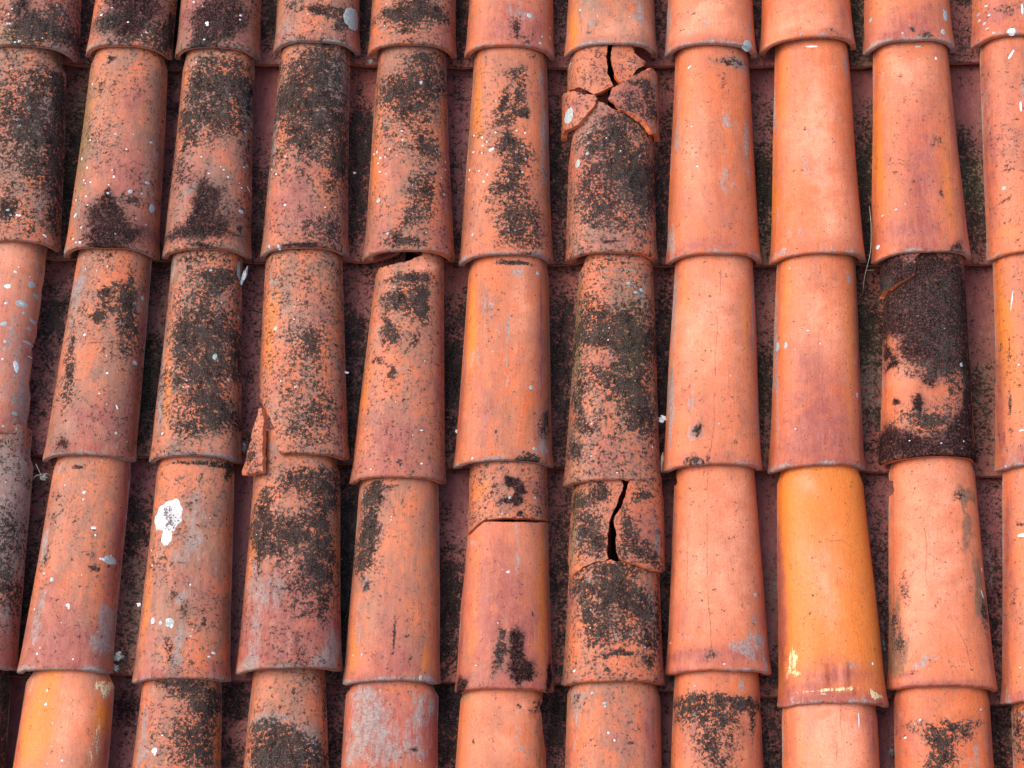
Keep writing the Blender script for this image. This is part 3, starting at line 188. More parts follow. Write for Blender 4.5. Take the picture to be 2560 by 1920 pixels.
  'dk 4 3558 653 80 0.9;dk -390 3463 341 142 0.7;dk 406 3486 256 142 0.85;dk -157 3247 454 170 0.5;dk -81 2743 398 398 0.66;gy -442 3304 85 114 0.8;gy -468 3012 57 68 0.8;dk -313 3273 57 85 0.9;mv 760 2741 85 284 0.8;gy 383 3835 40 97 0.7;dk 134 3228 170 85 0.6;dk -593 3345 114 170 0.5;gy -616 3783 85 85 0.4;wh -427 3797 11 11 1;dk 572 3240 57 227 0.6',
  None,[],[]),
 (4,8,(0.5447,-1.0112,-0.0216,0.4000,0.0865,0.0794,0.022),'pale pink washed tile in the bottom row below the ochre tile',
  'pa 14 3510 483 710 1;oc -578 3335 142 568 0.5;mv 675 3376 85 710 0.8;mv -416 3855 114 426 0.3;gy 23 3775 114 568 0.25;mv -695 3404 57 568 0.3;ck 109 3990 86 3697 120 3513;ck 23 3378 2 3115;wh 414 3793 9 142 1;gy -100 3218 170 170 0.3;oc 403 3131 170 170 0.4;mv 543 3833 114 170 0.4',
  None,[],[]),
 (4,9,(0.7394,-0.9810,-0.0288,0.4000,0.0865,0.0804,0.029),'salmon tile with hook shaped cluster of black specks, bottom row, second from right',
  'dk -103 3335 426 199 0.55;dk -175 2833 256 256 0.85;dk -138 3123 170 170 0.7;dk 267 3295 170 199 0.5;gy 414 2936 85 284 0.7;oc 316 3750 227 142 0.4;mv 700 3135 45 568 0.8;gy -764 3729 85 170 0.4;mv -701 3094 170 341 0.4;wh -495 3479 20 26 1;wh -724 3200 20 17 1;wh 566 3701 14 14 1;bl -584 3417 11 23 1;gy -620 2819 170 114 0.3;mv -802 3536 57 341 0.5',
  None,[],[]),
 (4,10,(0.9385,-1.0042,-0.0273,0.4000,0.0865,0.0757,0.027),'tile sliver with grey crust in the bottom right corner',
  'gy -708 3855 71 57 0.9;dk -725 3483 114 568 0.6;oc -751 3909 57 170 0.5;gy -761 3367 85 426 0.5',
  None,[],[]),
]
CHANNEL = [
 (0,0,-0.8384,0.6702,-0.0322,0.1938,'dark brown',[('dk', 0.5, 0.6, 0.75), ('mv', 0.5, 0.6, 0.6)]),
 (0,1,-0.6588,0.6623,-0.0270,0.1640,'black mottled',[('dk', 0.5, 0.6, 0.8), ('so', 0.5, 0.5, 0.5)]),
 (0,2,-0.4765,0.6720,-0.0040,0.1911,'brown with orange lip',[('dk', 0.25, 0.18, 0.7), ('so', 0.6, 0.4, 0.5)]),
 (0,3,-0.2873,0.6702,-0.0093,0.1893,'black mottled with orange lip',[('dk', 0.3, 0.2, 0.9), ('dk', 0.7, 0.4, 0.9)]),
 (0,4,-0.0998,0.6667,-0.0197,0.1903,'dark mottled',[('dk', 0.3, 0.4, 0.75)]),
 (0,5,0.0933,0.6649,-0.0216,0.1967,'rusty dark',[('dk', 0.4, 0.4, 0.65), ('mv', 0.2, 0.2, 0.6)]),
 (0,6,0.2891,0.6684,-0.0256,0.1962,'mottled orange',[('dk', 0.25, 0.25, 0.5)]),
 (0,7,0.4810,0.6684,-0.0247,0.1873,'brown speckled',[('dk', 0.3, 0.3, 0.65), ('mv', 0.5, 0.4, 0.3)]),
 (0,8,0.6741,0.6684,-0.0252,0.1991,'olive-black',[('dk', 0.3, 0.4, 0.8), ('ol', 0.5, 0.6, 0.6)]),
 (0,9,0.8792,0.6755,-0.0280,0.2120,'bare orange lipped',[('dk', 0.45, 0.12, 0.9), ('ol', 0.45, 0.12, 0.5)]),
 (1,0,-0.8441,0.2591,0.0042,0.1953,'dark brown-black',[('dk', 0.45, 0.5, 0.85), ('so', 0.2, 0.3, 0.5), ('ol', 0.5, 0.5, 0.7), ('mv', 0.8, 0.2, 0.5)]),
 (1,1,-0.6624,0.2575,-0.0140,0.1756,'clean crimson mauve',[('mv', 0.5, 0.7, 1), ('so', 0.8, 0.04, 0.8), ('dk', 0.03, 0.08, 0.6)]),
 (1,2,-0.4819,0.2534,-0.0130,0.1852,'crimson and rust mottled',[('mv', 0.6, 0.5, 0.8), ('dk', 0.35, 0.3, 0.6), ('so', 0.1, 0.15, 0.8), ('oc', 0.6, 0.2, 0.4)]),
 (1,3,-0.2922,0.2542,-0.0090,0.1924,'black with orange top',[('dk', 0.62, 0.25, 0.95), ('dk', 0.3, 0.25, 0.7), ('mv', 0.3, 0.2, 0.5)]),
 (1,4,-0.1028,0.2550,-0.0102,0.1870,'mauve with dark foot',[('mv', 0.55, 0.6, 1), ('dk', 0.1, 0.15, 0.7)]),
 (1,5,0.0879,0.2493,-0.0147,0.1965,'grey-black',[('dk', 0.5, 0.5, 0.75), ('gy', 0.6, 0.4, 0.5), ('mv', 0.85, 0.15, 0.4)]),
 (1,6,0.2829,0.2460,-0.0166,0.1945,'orange with black flecks',[('dk', 0.45, 0.2, 0.75), ('dk', 0.2, 0.2, 0.8), ('mv', 0.8, 0.2, 0.4), ('dk', 0.75, 0.15, 0.4)]),
 (1,7,0.4759,0.2460,-0.0235,0.1943,'mauve topped olive-black',[('mv', 0.85, 0.2, 0.9), ('dk', 0.4, 0.4, 0.8), ('ol', 0.3, 0.3, 0.7)]),
 (1,8,0.6707,0.2477,-0.0202,0.1939,'mauve topped brown speckled',[('mv', 0.85, 0.2, 0.6), ('dk', 0.45, 0.35, 0.65), ('dk', 0.2, 0.25, 0.8), ('ol', 0.4, 0.3, 0.5)]),
 (1,9,0.8752,0.2493,-0.0133,0.2123,'crimson topped grey-green',[('mv', 0.8, 0.3, 0.9), ('gy', 0.4, 0.2, 0.8), ('ol', 0.4, 0.2, 0.7), ('dk', 0.25, 0.3, 0.7), ('dk', 0.6, 0.1, 0.6)]),
 (2,0,-0.8702,-0.1293,-0.0592,0.2053,'dark crimson and brown',[('mv', 0.5, 0.6, 0.9), ('so', 0.6, 0.3, 0.6), ('dk', 0.7, 0.2, 0.7), ('dk', 0.3, 0.2, 0.4)]),
 (2,1,-0.6706,-0.1332,-0.0289,0.1821,'crimson topped black',[('mv', 0.8, 0.3, 1), ('dk', 0.35, 0.3, 0.9), ('so', 0.2, 0.3, 0.7), ('ol', 0.4, 0.3, 0.4)]),
 (2,2,-0.4783,-0.1454,0.0082,0.1873,'clean crimson mauve',[('mv', 0.5, 0.7, 1), ('dk', 0.1, 0.1, 0.4)]),
 (2,3,-0.2933,-0.1470,-0.0089,0.1895,'crimson with black patches',[('mv', 0.6, 0.5, 0.7), ('dk', 0.6, 0.15, 0.8), ('so', 0.35, 0.2, 0.7), ('dk', 0.2, 0.25, 0.7), ('mv', 0.15, 0.2, 0.8)]),
 (2,4,-0.1101,-0.1531,-0.0312,0.1866,'orange topped black',[('dk', 0.45, 0.4, 0.9), ('so', 0.2, 0.3, 0.6)]),
 (2,5,0.0841,-0.1531,-0.0277,0.2003,'rust and black mottled',[('dk', 0.5, 0.4, 0.8), ('so', 0.15, 0.2, 0.7), ('mv', 0.6, 0.3, 0.4)]),
 (2,6,0.2728,-0.1722,-0.0364,0.1819,'brown-black speckled',[('dk', 0.5, 0.5, 0.8), ('mv', 0.5, 0.5, 0.5)]),
 (2,7,0.4580,-0.1569,-0.0446,0.1907,'pink topped dark mottled',[('mv', 0.85, 0.1, 0.6), ('dk', 0.4, 0.35, 0.75), ('ol', 0.4, 0.3, 0.4)]),
 (2,8,0.6531,-0.1607,-0.0493,0.2018,'dark grey-green',[('dk', 0.7, 0.3, 0.8), ('gy', 0.5, 0.3, 0.7), ('ol', 0.6, 0.3, 0.6), ('dk', 0.15, 0.2, 0.5), ('mv', 0.3, 0.2, 0.4)]),
 (2,9,0.8605,-0.1707,-0.0380,0.2093,'pink and brown mottled',[('mv', 0.8, 0.3, 0.7), ('dk', 0.35, 0.35, 0.6), ('ol', 0.4, 0.3, 0.4), ('gy', 0.5, 0.4, 0.3)]),
 (3,0,-0.8699,-0.5400,-0.0417,0.1803,'dark brown crimson',[('mv', 0.5, 0.6, 0.8), ('so', 0.3, 0.4, 0.7), ('dk', 0.4, 0.4, 0.5)]),
 (3,1,-0.6811,-0.5371,-0.0382,0.1955,'rust-brown with dark middle',[('mv', 0.9, 0.15, 1), ('dk', 0.7, 0.15, 0.7), ('br', 0.3, 0.4, 0.8), ('dk', 0.3, 0.4, 0.45)]),
 (3,2,-0.4844,-0.5464,-0.0072,0.1854,'purplish crimson',[('mv', 0.5, 0.7, 1), ('so', 0.4, 0.3, 0.35), ('dk', 0.2, 0.2, 0.4)]),
 (3,3,-0.3006,-0.5507,-0.0100,0.1834,'nearly black',[('dk', 0.5, 0.6, 0.9), ('so', 0.5, 0.5, 0.9)]),
 (3,4,-0.1119,-0.5507,-0.0178,0.1971,'mauve topped black speckled',[('mv', 0.85, 0.25, 1), ('dk', 0.35, 0.35, 0.85)]),
 (3,5,0.0819,-0.5535,-0.0224,0.1926,'rusty orange and black mottled',[('dk', 0.5, 0.5, 0.65), ('br', 0.5, 0.4, 0.5), ('oc', 0.2, 0.2, 0.4)]),
 (3,6,0.2687,-0.5656,-0.0240,0.1821,'crimson topped dark',[('mv', 0.8, 0.3, 0.9), ('so', 0.3, 0.3, 0.7), ('dk', 0.4, 0.3, 0.6)]),
 (3,7,0.4604,-0.5756,-0.0060,0.1943,'brownish crimson',[('mv', 0.6, 0.5, 0.8), ('br', 0.4, 0.4, 0.6), ('dk', 0.1, 0.12, 0.7)]),
 (3,8,0.6563,-0.5770,-0.0060,0.1974,'mauve-grey and brown',[('mv', 0.7, 0.4, 0.8), ('gy', 0.4, 0.25, 0.6), ('dk', 0.5, 0.4, 0.5), ('br', 0.2, 0.2, 0.6)]),
 (3,9,0.8485,-0.5905,-0.0328,0.1985,'crimson topped grey-brown',[('mv', 0.85, 0.2, 1), ('gy', 0.6, 0.2, 0.4), ('dk', 0.35, 0.3, 0.6), ('mv', 0.4, 0.4, 0.5)]),
 (4,0,-0.8772,-0.9450,-0.0322,0.1770,'plain crimson',[('mv', 0.6, 0.6, 0.9)]),
 (4,1,-0.6865,-0.9421,-0.0270,0.2020,'deep purple',[('mv', 0.5, 0.7, 1), ('so', 0.85, 0.1, 0.7), ('so', 0.5, 0.4, 0.35)]),
 (4,2,-0.4858,-0.9514,-0.0040,0.1900,'orange-red black edged',[('dk', 0.9, 0.1, 0.7), ('dk', 0.65, 0.1, 0.6), ('mv', 0.7, 0.2, 0.3)]),
 (4,3,-0.3029,-0.9557,-0.0093,0.1781,'rusty crimson dark flecked',[('mv', 0.9, 0.1, 0.8), ('dk', 0.7, 0.3, 0.55), ('so', 0.6, 0.1, 0.5)]),
 (4,4,-0.1197,-0.9557,-0.0197,0.1926,'dark rust mottled',[('so', 0.92, 0.1, 0.9), ('dk', 0.75, 0.3, 0.7)]),
 (4,5,0.0724,-0.9585,-0.0216,0.1925,'mauve-black flecked',[('dk', 0.8, 0.2, 0.75), ('so', 0.9, 0.1, 0.6), ('mv', 0.6, 0.3, 0.6)]),
 (4,6,0.2575,-0.9706,-0.0256,0.1800,'clean crimson',[('mv', 0.5, 0.7, 1)]),
 (4,7,0.4461,-0.9806,-0.0247,0.1973,'dark brown arc cracked',[('dk', 0.8, 0.25, 0.65), ('br', 0.7, 0.3, 0.8)]),
 (4,8,0.6423,-0.9820,-0.0252,0.1955,'bright deep crimson',[('mv', 0.5, 0.7, 1)]),
 (4,9,0.8388,-0.9955,-0.0280,0.1995,'black and orange mottled',[('so', 0.92, 0.1, 0.8), ('dk', 0.75, 0.3, 0.65)]),
]
STALK = [[0.6758, 0.3531, 0.012], [0.6763, 0.3129, 0.02], [0.6712, 0.2614, 0.03], [0.6664, 0.2381, 0.035], [0.6604, 0.2184, 0.03], [0.6561, 0.2008, 0.02], [0.6555, 0.1802, 0.002]]
STALK2 = [[0.6619, 0.2179, 0.02], [0.6764, 0.2189, 0.02]]
TWIG = [[-0.8703, -0.1807, -0.005], [-0.8625, -0.1761, 0], [-0.8551, -0.1746, 0.0], [-0.8446, -0.1723, 0], [-0.8371, -0.1745, -0.005]]
TWIG2 = [[-0.865, -0.1541, 0.0], [-0.8586, -0.1658, 0.0], [-0.8533, -0.1769, 0.0]]
BITS = [([-0.849, -0.181, 0.0], 0.0068, 0.0057, 'dark grey crumb of debris caught on the twig', 'grey'), ([-0.6918, -0.5095, 0.005], 0.0074, 0.0085, 'grey green mortar lump wedged beside the foot of the mauve footed tile', 'moss'), ([-0.6963, -0.529, 0.0], 0.0068, 0.0062, 'smaller grey crumb below the wedged mortar lump', 'moss'), ([0.2758, -0.0689, 0.005], 0.0068, 0.0057, 'white stone chip in the gap left of the hairline cracked tile', 'white'), ([-0.3051, 0.0199, 0.008], 0.0048, 0.0026, 'small white triangular chip right of the speckled tile with broken corner', 'white'), ([-0.6616, -0.4153, 0.0], 0.0037, 0.0034, 'tiny white flake in the gap left of the white splat tile', 'white'), ([0.655, -0.4849, 0.0], 0.004, 0.0051, 'black crumb of litter in the gap right of the ochre tile', 'black'), ([0.6562, -0.496, 0.0], 0.0031, 0.0034, 'tiny dark crumb just below the litter right of the ochre tile', 'black'), ([0.6602, -0.6754, -0.015], 0.0062, 0.0068, 'dark lump lying on the bright crimson channel tile', 'black'), ([0.2724, -0.1512, 0.0], 0.0023, 0.017, 'cream coloured mortar sliver left of the hairline cracked tile foot', 'cream'), ([-0.5018, 0.2072, 0.012], 0.0037, 0.0176, 'pale blue grey sliver beside the top of the heavily speckled tile', 'slate'), ([-0.4878, -0.1217, 0.0], 0.0045, 0.0097, 'dark debris clump beside the foot of the heavily speckled tile', 'black'), ([-0.2746, 0.6662, 0.0], 0.0051, 0.004, 'green grey moss crumb under the black crowned tile lip', 'moss'), ([-0.301, 0.4324, -0.01], 0.0028, 0.0023, 'small white flake on the black channel tile with orange top', 'white'), ([-0.1014, -0.0899, -0.005], 0.0023, 0.0028, 'white speck of grit on the black channel left of scorched rim tile', 'white')]

# ------------------------------------------------ material
class NT:
    def __init__(s, m): s.t = m.node_tree; s.t.nodes.clear()
    def n(s, ty, **k):
        o = s.t.nodes.new(ty)
        for a, b in k.items(): setattr(o, a, b)
        return o
    def put(s, sock, v):
        if isinstance(v, bpy.types.NodeSocket): s.t.links.new(v, sock)
        elif v is not None: sock.default_value = v
    def math(s, op, a, b=None, c=None, clamp=False):
        o = s.n('ShaderNodeMath', operation=op, use_clamp=clamp)
        s.put(o.inputs[0], a); s.put(o.inputs[1], b); s.put(o.inputs[2], c); return o.outputs[0]
    def mix(s, f, a, b, mode='MIX'):
        o = s.n('ShaderNodeMix', data_type='RGBA', blend_type=mode, clamp_factor=True)
        s.put(o.inputs[0], f)
        for i, v in ((6, a), (7, b)):
            s.put(o.inputs[i], (*v, 1) if isinstance(v, tuple) and len(v) == 3 else v)
        return o.outputs[2]
    def noise(s, vec, scale, detail=4, rough=.6, dist=0):
        o = s.n('ShaderNodeTexNoise'); s.put(o.inputs['Vector'], vec)
        o.inputs['Scale'].default_value = scale; o.inputs['Detail'].default_value = detail
        o.inputs['Roughness'].default_value = rough; o.inputs['Distortion'].default_value = dist
        return o.outputs['Fac']
    def rng(s, v, a, b, c=0., d=1.):
        o = s.n('ShaderNodeMapRange', clamp=True); s.put(o.inputs[0], v)
        for i, x in enumerate((a, b, c, d)): s.put(o.inputs[i+1], x)
        return o.outputs[0]
    def mapping(s, vec, sc):
        o = s.n('ShaderNodeMapping'); s.put(o.inputs[0], vec); o.inputs['Scale'].default_value = sc; return o.outputs[0]

def terracotta():
    m = bpy.data.materials.new('weathered_terracotta'); m.use_nodes = True; N = NT(m)
    tc = N.n('ShaderNodeTexCoord').outputs['Object']
    oi = N.n('ShaderNodeObjectInfo').outputs['Random']
    sh = N.n('ShaderNodeCombineXYZ'); N.put(sh.inputs[0], N.math('MULTIPLY', oi, 37.)); N.put(sh.inputs[1], N.math('MULTIPLY', oi, 91.)); N.put(sh.inputs[2], N.math('MULTIPLY', oi, 13.))
    va = N.n('ShaderNodeVectorMath', operation='ADD'); N.put(va.inputs[0], tc); N.put(va.inputs[1], sh.outputs[0]); P = va.outputs[0]
    ch = {}
    for att, names in (('stain_shade_a', ('dk', 'so', 'mv', 'gy')), ('stain_b', ('oc', 'pa', 'ye', 'ol')), ('stain_c', ('br', 'wh', 'bl', 'ck')), ('stain_d', ('hue', 'val', 'edge', 'pan'))):
        a = N.n('ShaderNodeAttribute', attribute_name=att)
        sp = N.n('ShaderNodeSeparateColor'); N.put(sp.inputs[0], a.outputs['Color'])
        for i in range(3): ch[names[i]] = sp.outputs[i]
        ch[names[3]] = a.outputs['Alpha']
    big = N.noise(P, 9, 3, .5); mid = N.noise(P, 34, 5, .62); midb = N.noise(N.mapping(P, (1.7, .55, 1.7)), 55, 5, .65, .6)
    fine = N.noise(P, 190, 4, .62); grit = N.noise(P, 420, 3, .7)
    streak = N.noise(N.mapping(P, (60, 4.5, 60)), 1.6, 4, .55)
    drag = N.noise(N.mapping(P, (1, .045, 1)), 330, 3, .6)
    def nz(x): return N.rng(x, .3, .7)
    # clay
    grime = N.noise(N.mapping(P, (1, .6, 1)), 17, 6, .68, .4)
    base = N.mix(nz(big), (.58, .112, .020), (.60, .148, .044))
    base = N.mix(N.math('MULTIPLY', nz(streak), .5), base, (.46, .075, .018))
    base = N.mix(N.math('MULTIPLY', ch['hue'], .8), base, (.60, .155, .062))
    base = N.mix(N.rng(mid, .50, .70, 0, .5), base, (.66, .20, .092))
    base = N.mix(N.rng(grime, .50, .66, 0, .55), base, (.36, .085, .045))
    base = N.mix(N.rng(midb, .54, .74, 0, .40), base, (.30, .12, .075))
    base = N.mix(N.math('MULTIPLY', N.rng(fine, .5, .72), .42), base, (.42, .085, .035))
    base = N.mix(N.math('MULTIPLY', N.rng(grit, .56, .74), .40), base, (.72, .30, .17))
    film = N.math('MULTIPLY', ch['edge'], N.rng(N.math('ADD', N.math('MULTIPLY', grime, .6), N.math('MULTIPLY', fine, .4)), .40, .55))
    base = N.mix(film, base, N.mix(nz(midb), (.125, .085, .062), (.33, .145, .085)))
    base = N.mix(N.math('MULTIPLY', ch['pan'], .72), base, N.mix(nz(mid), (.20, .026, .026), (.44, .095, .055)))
    def soft(k, n1, gain=1.6, n2=None):
        nn = N.math('SUBTRACT', nz(n1), .5)
        return N.math('MULTIPLY', N.math('ADD', N.math('MULTIPLY', ch[k], gain), N.math('MULTIPLY', nn, N.math('MULTIPLY', ch[k], 1.5))), 1., clamp=True)
    col = N.mix(N.math('MULTIPLY', N.math('POWER', N.math('MULTIPLY', N.math('ADD', N.math('MULTIPLY', ch['oc'], 1.12), N.math('MULTIPLY', N.math('SUBTRACT', nz(mid), .5), N.math('MULTIPLY', ch['oc'], .5))), 1., clamp=True), 2.6), .90), base, (.62, .160, .016))
    col = N.mix(N.math('MULTIPLY', soft('pa', mid, 1.1), .75), col, (.76, .29, .17))
    mvc = N.mix(ch['pan'], N.mix(nz(midb), (.24, .040, .032), (.35, .104, .078)), N.mix(nz(midb), (.16, .020, .026), (.27, .058, .062)))
    col = N.mix(N.math('MULTIPLY', soft('mv', mid, 1.1), .86), col, mvc)
    gyc = N.mix(nz(fine), (.15, .125, .11), (.36, .32, .30))
    def crisp(k, n, w, pw=1.):
        # density k against noise field n -> flakes
        dd = N.math('MULTIPLY', ch[k], N.rng(mid, .36, .58, .70, 1.0)) if k == 'dk' else ch[k]
        t = N.math('SUBTRACT', .90, N.math('MULTIPLY', dd, .80)) if k == 'dk' else N.math('SUBTRACT', .98, N.math('MULTIPLY', dd, .72))
        d = N.math('SUBTRACT', n, t)
        return N.math('MULTIPLY', N.math('ADD', N.math('MULTIPLY', d, w), .5), 1., clamp=True)
    blot = N.noise(P, 75, 3, .6, .8)
    nA = N.math('ADD', N.math('MULTIPLY', nz(fine), .40), N.math('ADD', N.math('MULTIPLY', nz(blot), .24), N.math('MULTIPLY', nz(grit), .36)))
    nA = N.math('ADD', N.math('MULTIPLY', nA, 1.55), -.275)
    nG = N.math('ADD', N.math('MULTIPLY', nz(midb), .7), N.math('MULTIPLY', nz(grit), .3))
    col = N.mix(N.math('MULTIPLY', crisp('gy', nG, 3.), .78), col, gyc)
    col = N.mix(N.math('MULTIPLY', soft('ol', midb, 1.), .75), col, (.17, .135, .050))
    col = N.mix(N.math('MULTIPLY', crisp('br', nG, 3.5), .85), col, N.mix(nz(fine), (.10, .055, .028), (.24, .13, .075)))
    col = N.mix(crisp('ye', nG, 7), col, (.62, .50, .26))
    soc = N.mix(N.math('MULTIPLY', N.rng(grit, .48, .64), N.rng(midb, .40, .62, .25, 1)), (.0045, .0025, .0035), (.075, .032, .028))
    msk_so = N.math('MULTIPLY', crisp('so', nA, 3.2), .96)
    col = N.mix(N.math('MULTIPLY', N.math('MULTIPLY', ch['so'], 1.4), .65, clamp=True), col, N.mix(nz(grit), (.035, .014, .015), (.17, .060, .050)))
    col = N.mix(msk_so, col, soc)
    dkc = N.mix(N.rng(midb, .36, .64), (.006, .0055, .006), N.mix(ch['ol'], (.034, .029, .026), (.040, .037, .016)))
    dkc = N.mix(N.rng(grit, .53, .62, 0, .5), dkc, (.15, .105, .088))
    msk_dk = crisp('dk', nA, 7.)
    halo = N.math('MULTIPLY', N.math('MULTIPLY', ch['dk'], 1.5), N.rng(nA, .25, .55), clamp=True)
    col = N.mix(N.math('MULTIPLY', N.math('MULTIPLY', halo, .86), N.math('SUBTRACT', 1., msk_so)), col, N.mix(nz(N.math('ADD', N.math('MULTIPLY', midb, .5), N.math('MULTIPLY', grit, .5))), (.040, .028, .025), (.24, .115, .088)))
    col = N.mix(N.math('MULTIPLY', msk_dk, .94), col, dkc)
    # fine pits and tiny specks everywhere
    vo = N.n('ShaderNodeTexVoronoi', feature='F1'); N.put(vo.inputs['Vector'], P); vo.inputs['Scale'].default_value = 95
    vs = N.n('ShaderNodeSeparateColor'); N.put(vs.inputs[0], vo.outputs['Color'])
    pit = N.math('MULTIPLY', N.math('LESS_THAN', vo.outputs['Distance'], N.math('MULTIPLY', vs.outputs[1], .17)), N.math('GREATER_THAN', vs.outputs[0], .55))
    col = N.mix(N.math('MULTIPLY', pit, .75), col, (.12, .06, .045))
    gr = N.math('ADD', N.math('MULTIPLY', nz(grit), .30), N.math('MULTIPLY', nz(fine), .30))
    gr = N.math('ADD', gr, N.math('ADD', N.math('MULTIPLY', nz(drag), .14), .62))
    vm = N.n('ShaderNodeVectorMath', operation='SCALE'); N.put(vm.inputs[0], col); N.put(vm.inputs['Scale'], gr); col = vm.outputs[0]
    lit = N.math('MULTIPLY', N.math('LESS_THAN', vo.outputs['Distance'], .13), N.math('GREATER_THAN', vs.outputs[2], .965))
    col = N.mix(N.math('MULTIPLY', lit, ch['edge']), col, (.55, .52, .48))
    # discs, droppings, cracks carried by their own faces
    col = N.mix(N.math('MULTIPLY', ch['bl'], N.rng(fine, .25, .45, .55, 1)), col, N.mix(nz(fine), (.20, .24, .23), (.40, .44, .42)))
    wm = N.math('MULTIPLY', N.math('MULTIPLY', ch['wh'], N.rng(fine, .30, .44, .5, 1)), N.math('SUBTRACT', 1., N.math('MULTIPLY', N.math('MULTIPLY', msk_dk, .9), N.math('GREATER_THAN', ch['dk'], .2))))
    col = N.mix(wm, col, N.mix(nz(fine), (.42, .43, .45), (.72, .74, .75)))
    col = N.mix(N.math('MULTIPLY', ch['ck'], N.rng(fine, .35, .55, .25, .85)), col, (.08, .035, .025))
    hs = N.n('ShaderNodeHueSaturation'); N.put(hs.inputs['Color'], col); N.put(hs.inputs['Value'], ch['val'])
    bs = N.n('ShaderNodeBsdfPrincipled'); N.put(bs.inputs['Base Color'], hs.outputs[0])
    rough = N.math('ADD', .54, N.math('MULTIPLY', N.math('MAXIMUM', N.math('MAXIMUM', msk_dk, msk_so), N.math('MAXIMUM', ch['gy'], ch['wh'])), .35))
    N.put(bs.inputs['Roughness'], N.math('ADD', rough, N.math('MULTIPLY', N.math('SUBTRACT', mid, .5), .3)))
    N.put(bs.inputs['Specular IOR Level'], N.math('SUBTRACT', .36, N.math('MULTIPLY', N.math('MAXIMUM', msk_dk, msk_so), .36)))
    h = N.math('ADD', N.math('MULTIPLY', grit, .40), N.math('MULTIPLY', fine, .60))
    h = N.math('ADD', h, N.math('MULTIPLY', N.math('MAXIMUM', msk_dk, N.math('MULTIPLY', msk_so, .6)), .35))
    h = N.math('ADD', h, N.math('MULTIPLY', midb, .5)); h = N.math('ADD', h, N.math('MULTIPLY', drag, .35)); h = N.math('SUBTRACT', h, N.math('MULTIPLY', pit, .5))
    bp = N.n('ShaderNodeBump'); bp.inputs['Strength'].default_value = .55; bp.inputs['Distance'].default_value = .0018
    N.put(bp.inputs['Height'], h); N.put(bs.inputs['Normal'], bp.outputs[0])
    out = N.n('ShaderNodeOutputMaterial'); N.put(out.inputs[0], bs.outputs[0])
    return m
CLAY = terracotta()
def plain(name, a, b, scale=150, rough=.85):
    m = bpy.data.materials.new(name); m.use_nodes = True; N = NT(m)
    tc = N.n('ShaderNodeTexCoord').outputs['Object']
    n = N.noise(tc, scale, 5, .65)
    bs = N.n('ShaderNodeBsdfPrincipled'); N.put(bs.inputs['Base Color'], N.mix(N.rng(n, .35, .65), a, b)); bs.inputs['Roughness'].default_value = rough
    bp = N.n('ShaderNodeBump'); bp.inputs['Strength'].default_value = .6; bp.inputs['Distance'].default_value = .002; N.put(bp.inputs['Height'], n); N.put(bs.inputs['Normal'], bp.outputs[0])
    out = N.n('ShaderNodeOutputMaterial'); N.put(out.inputs[0], bs.outputs[0]); return m
MATS = dict(grey=plain('grey_debris', (.10, .10, .095), (.28, .28, .26)), moss=plain('moss_lump', (.10, .11, .09), (.33, .36, .32)),
    white=plain('white_chip', (.62, .64, .62), (.85, .86, .84)), black=plain('black_litter', (.02, .02, .022), (.16, .16, .16), 220),
    cream=plain('cream_mortar', (.50, .38, .22), (.75, .66, .48)), slate=plain('slate_sliver', (.30, .36, .36), (.46, .51, .50)),
    straw=plain('dry_straw', (.16, .14, .11), (.38, .34, .27)), twig=plain('grey_twig', (.16, .14, .12), (.36, .32, .28)),
    deck=plain('roof_boards', (.035, .022, .016), (.075, .045, .03), 30))

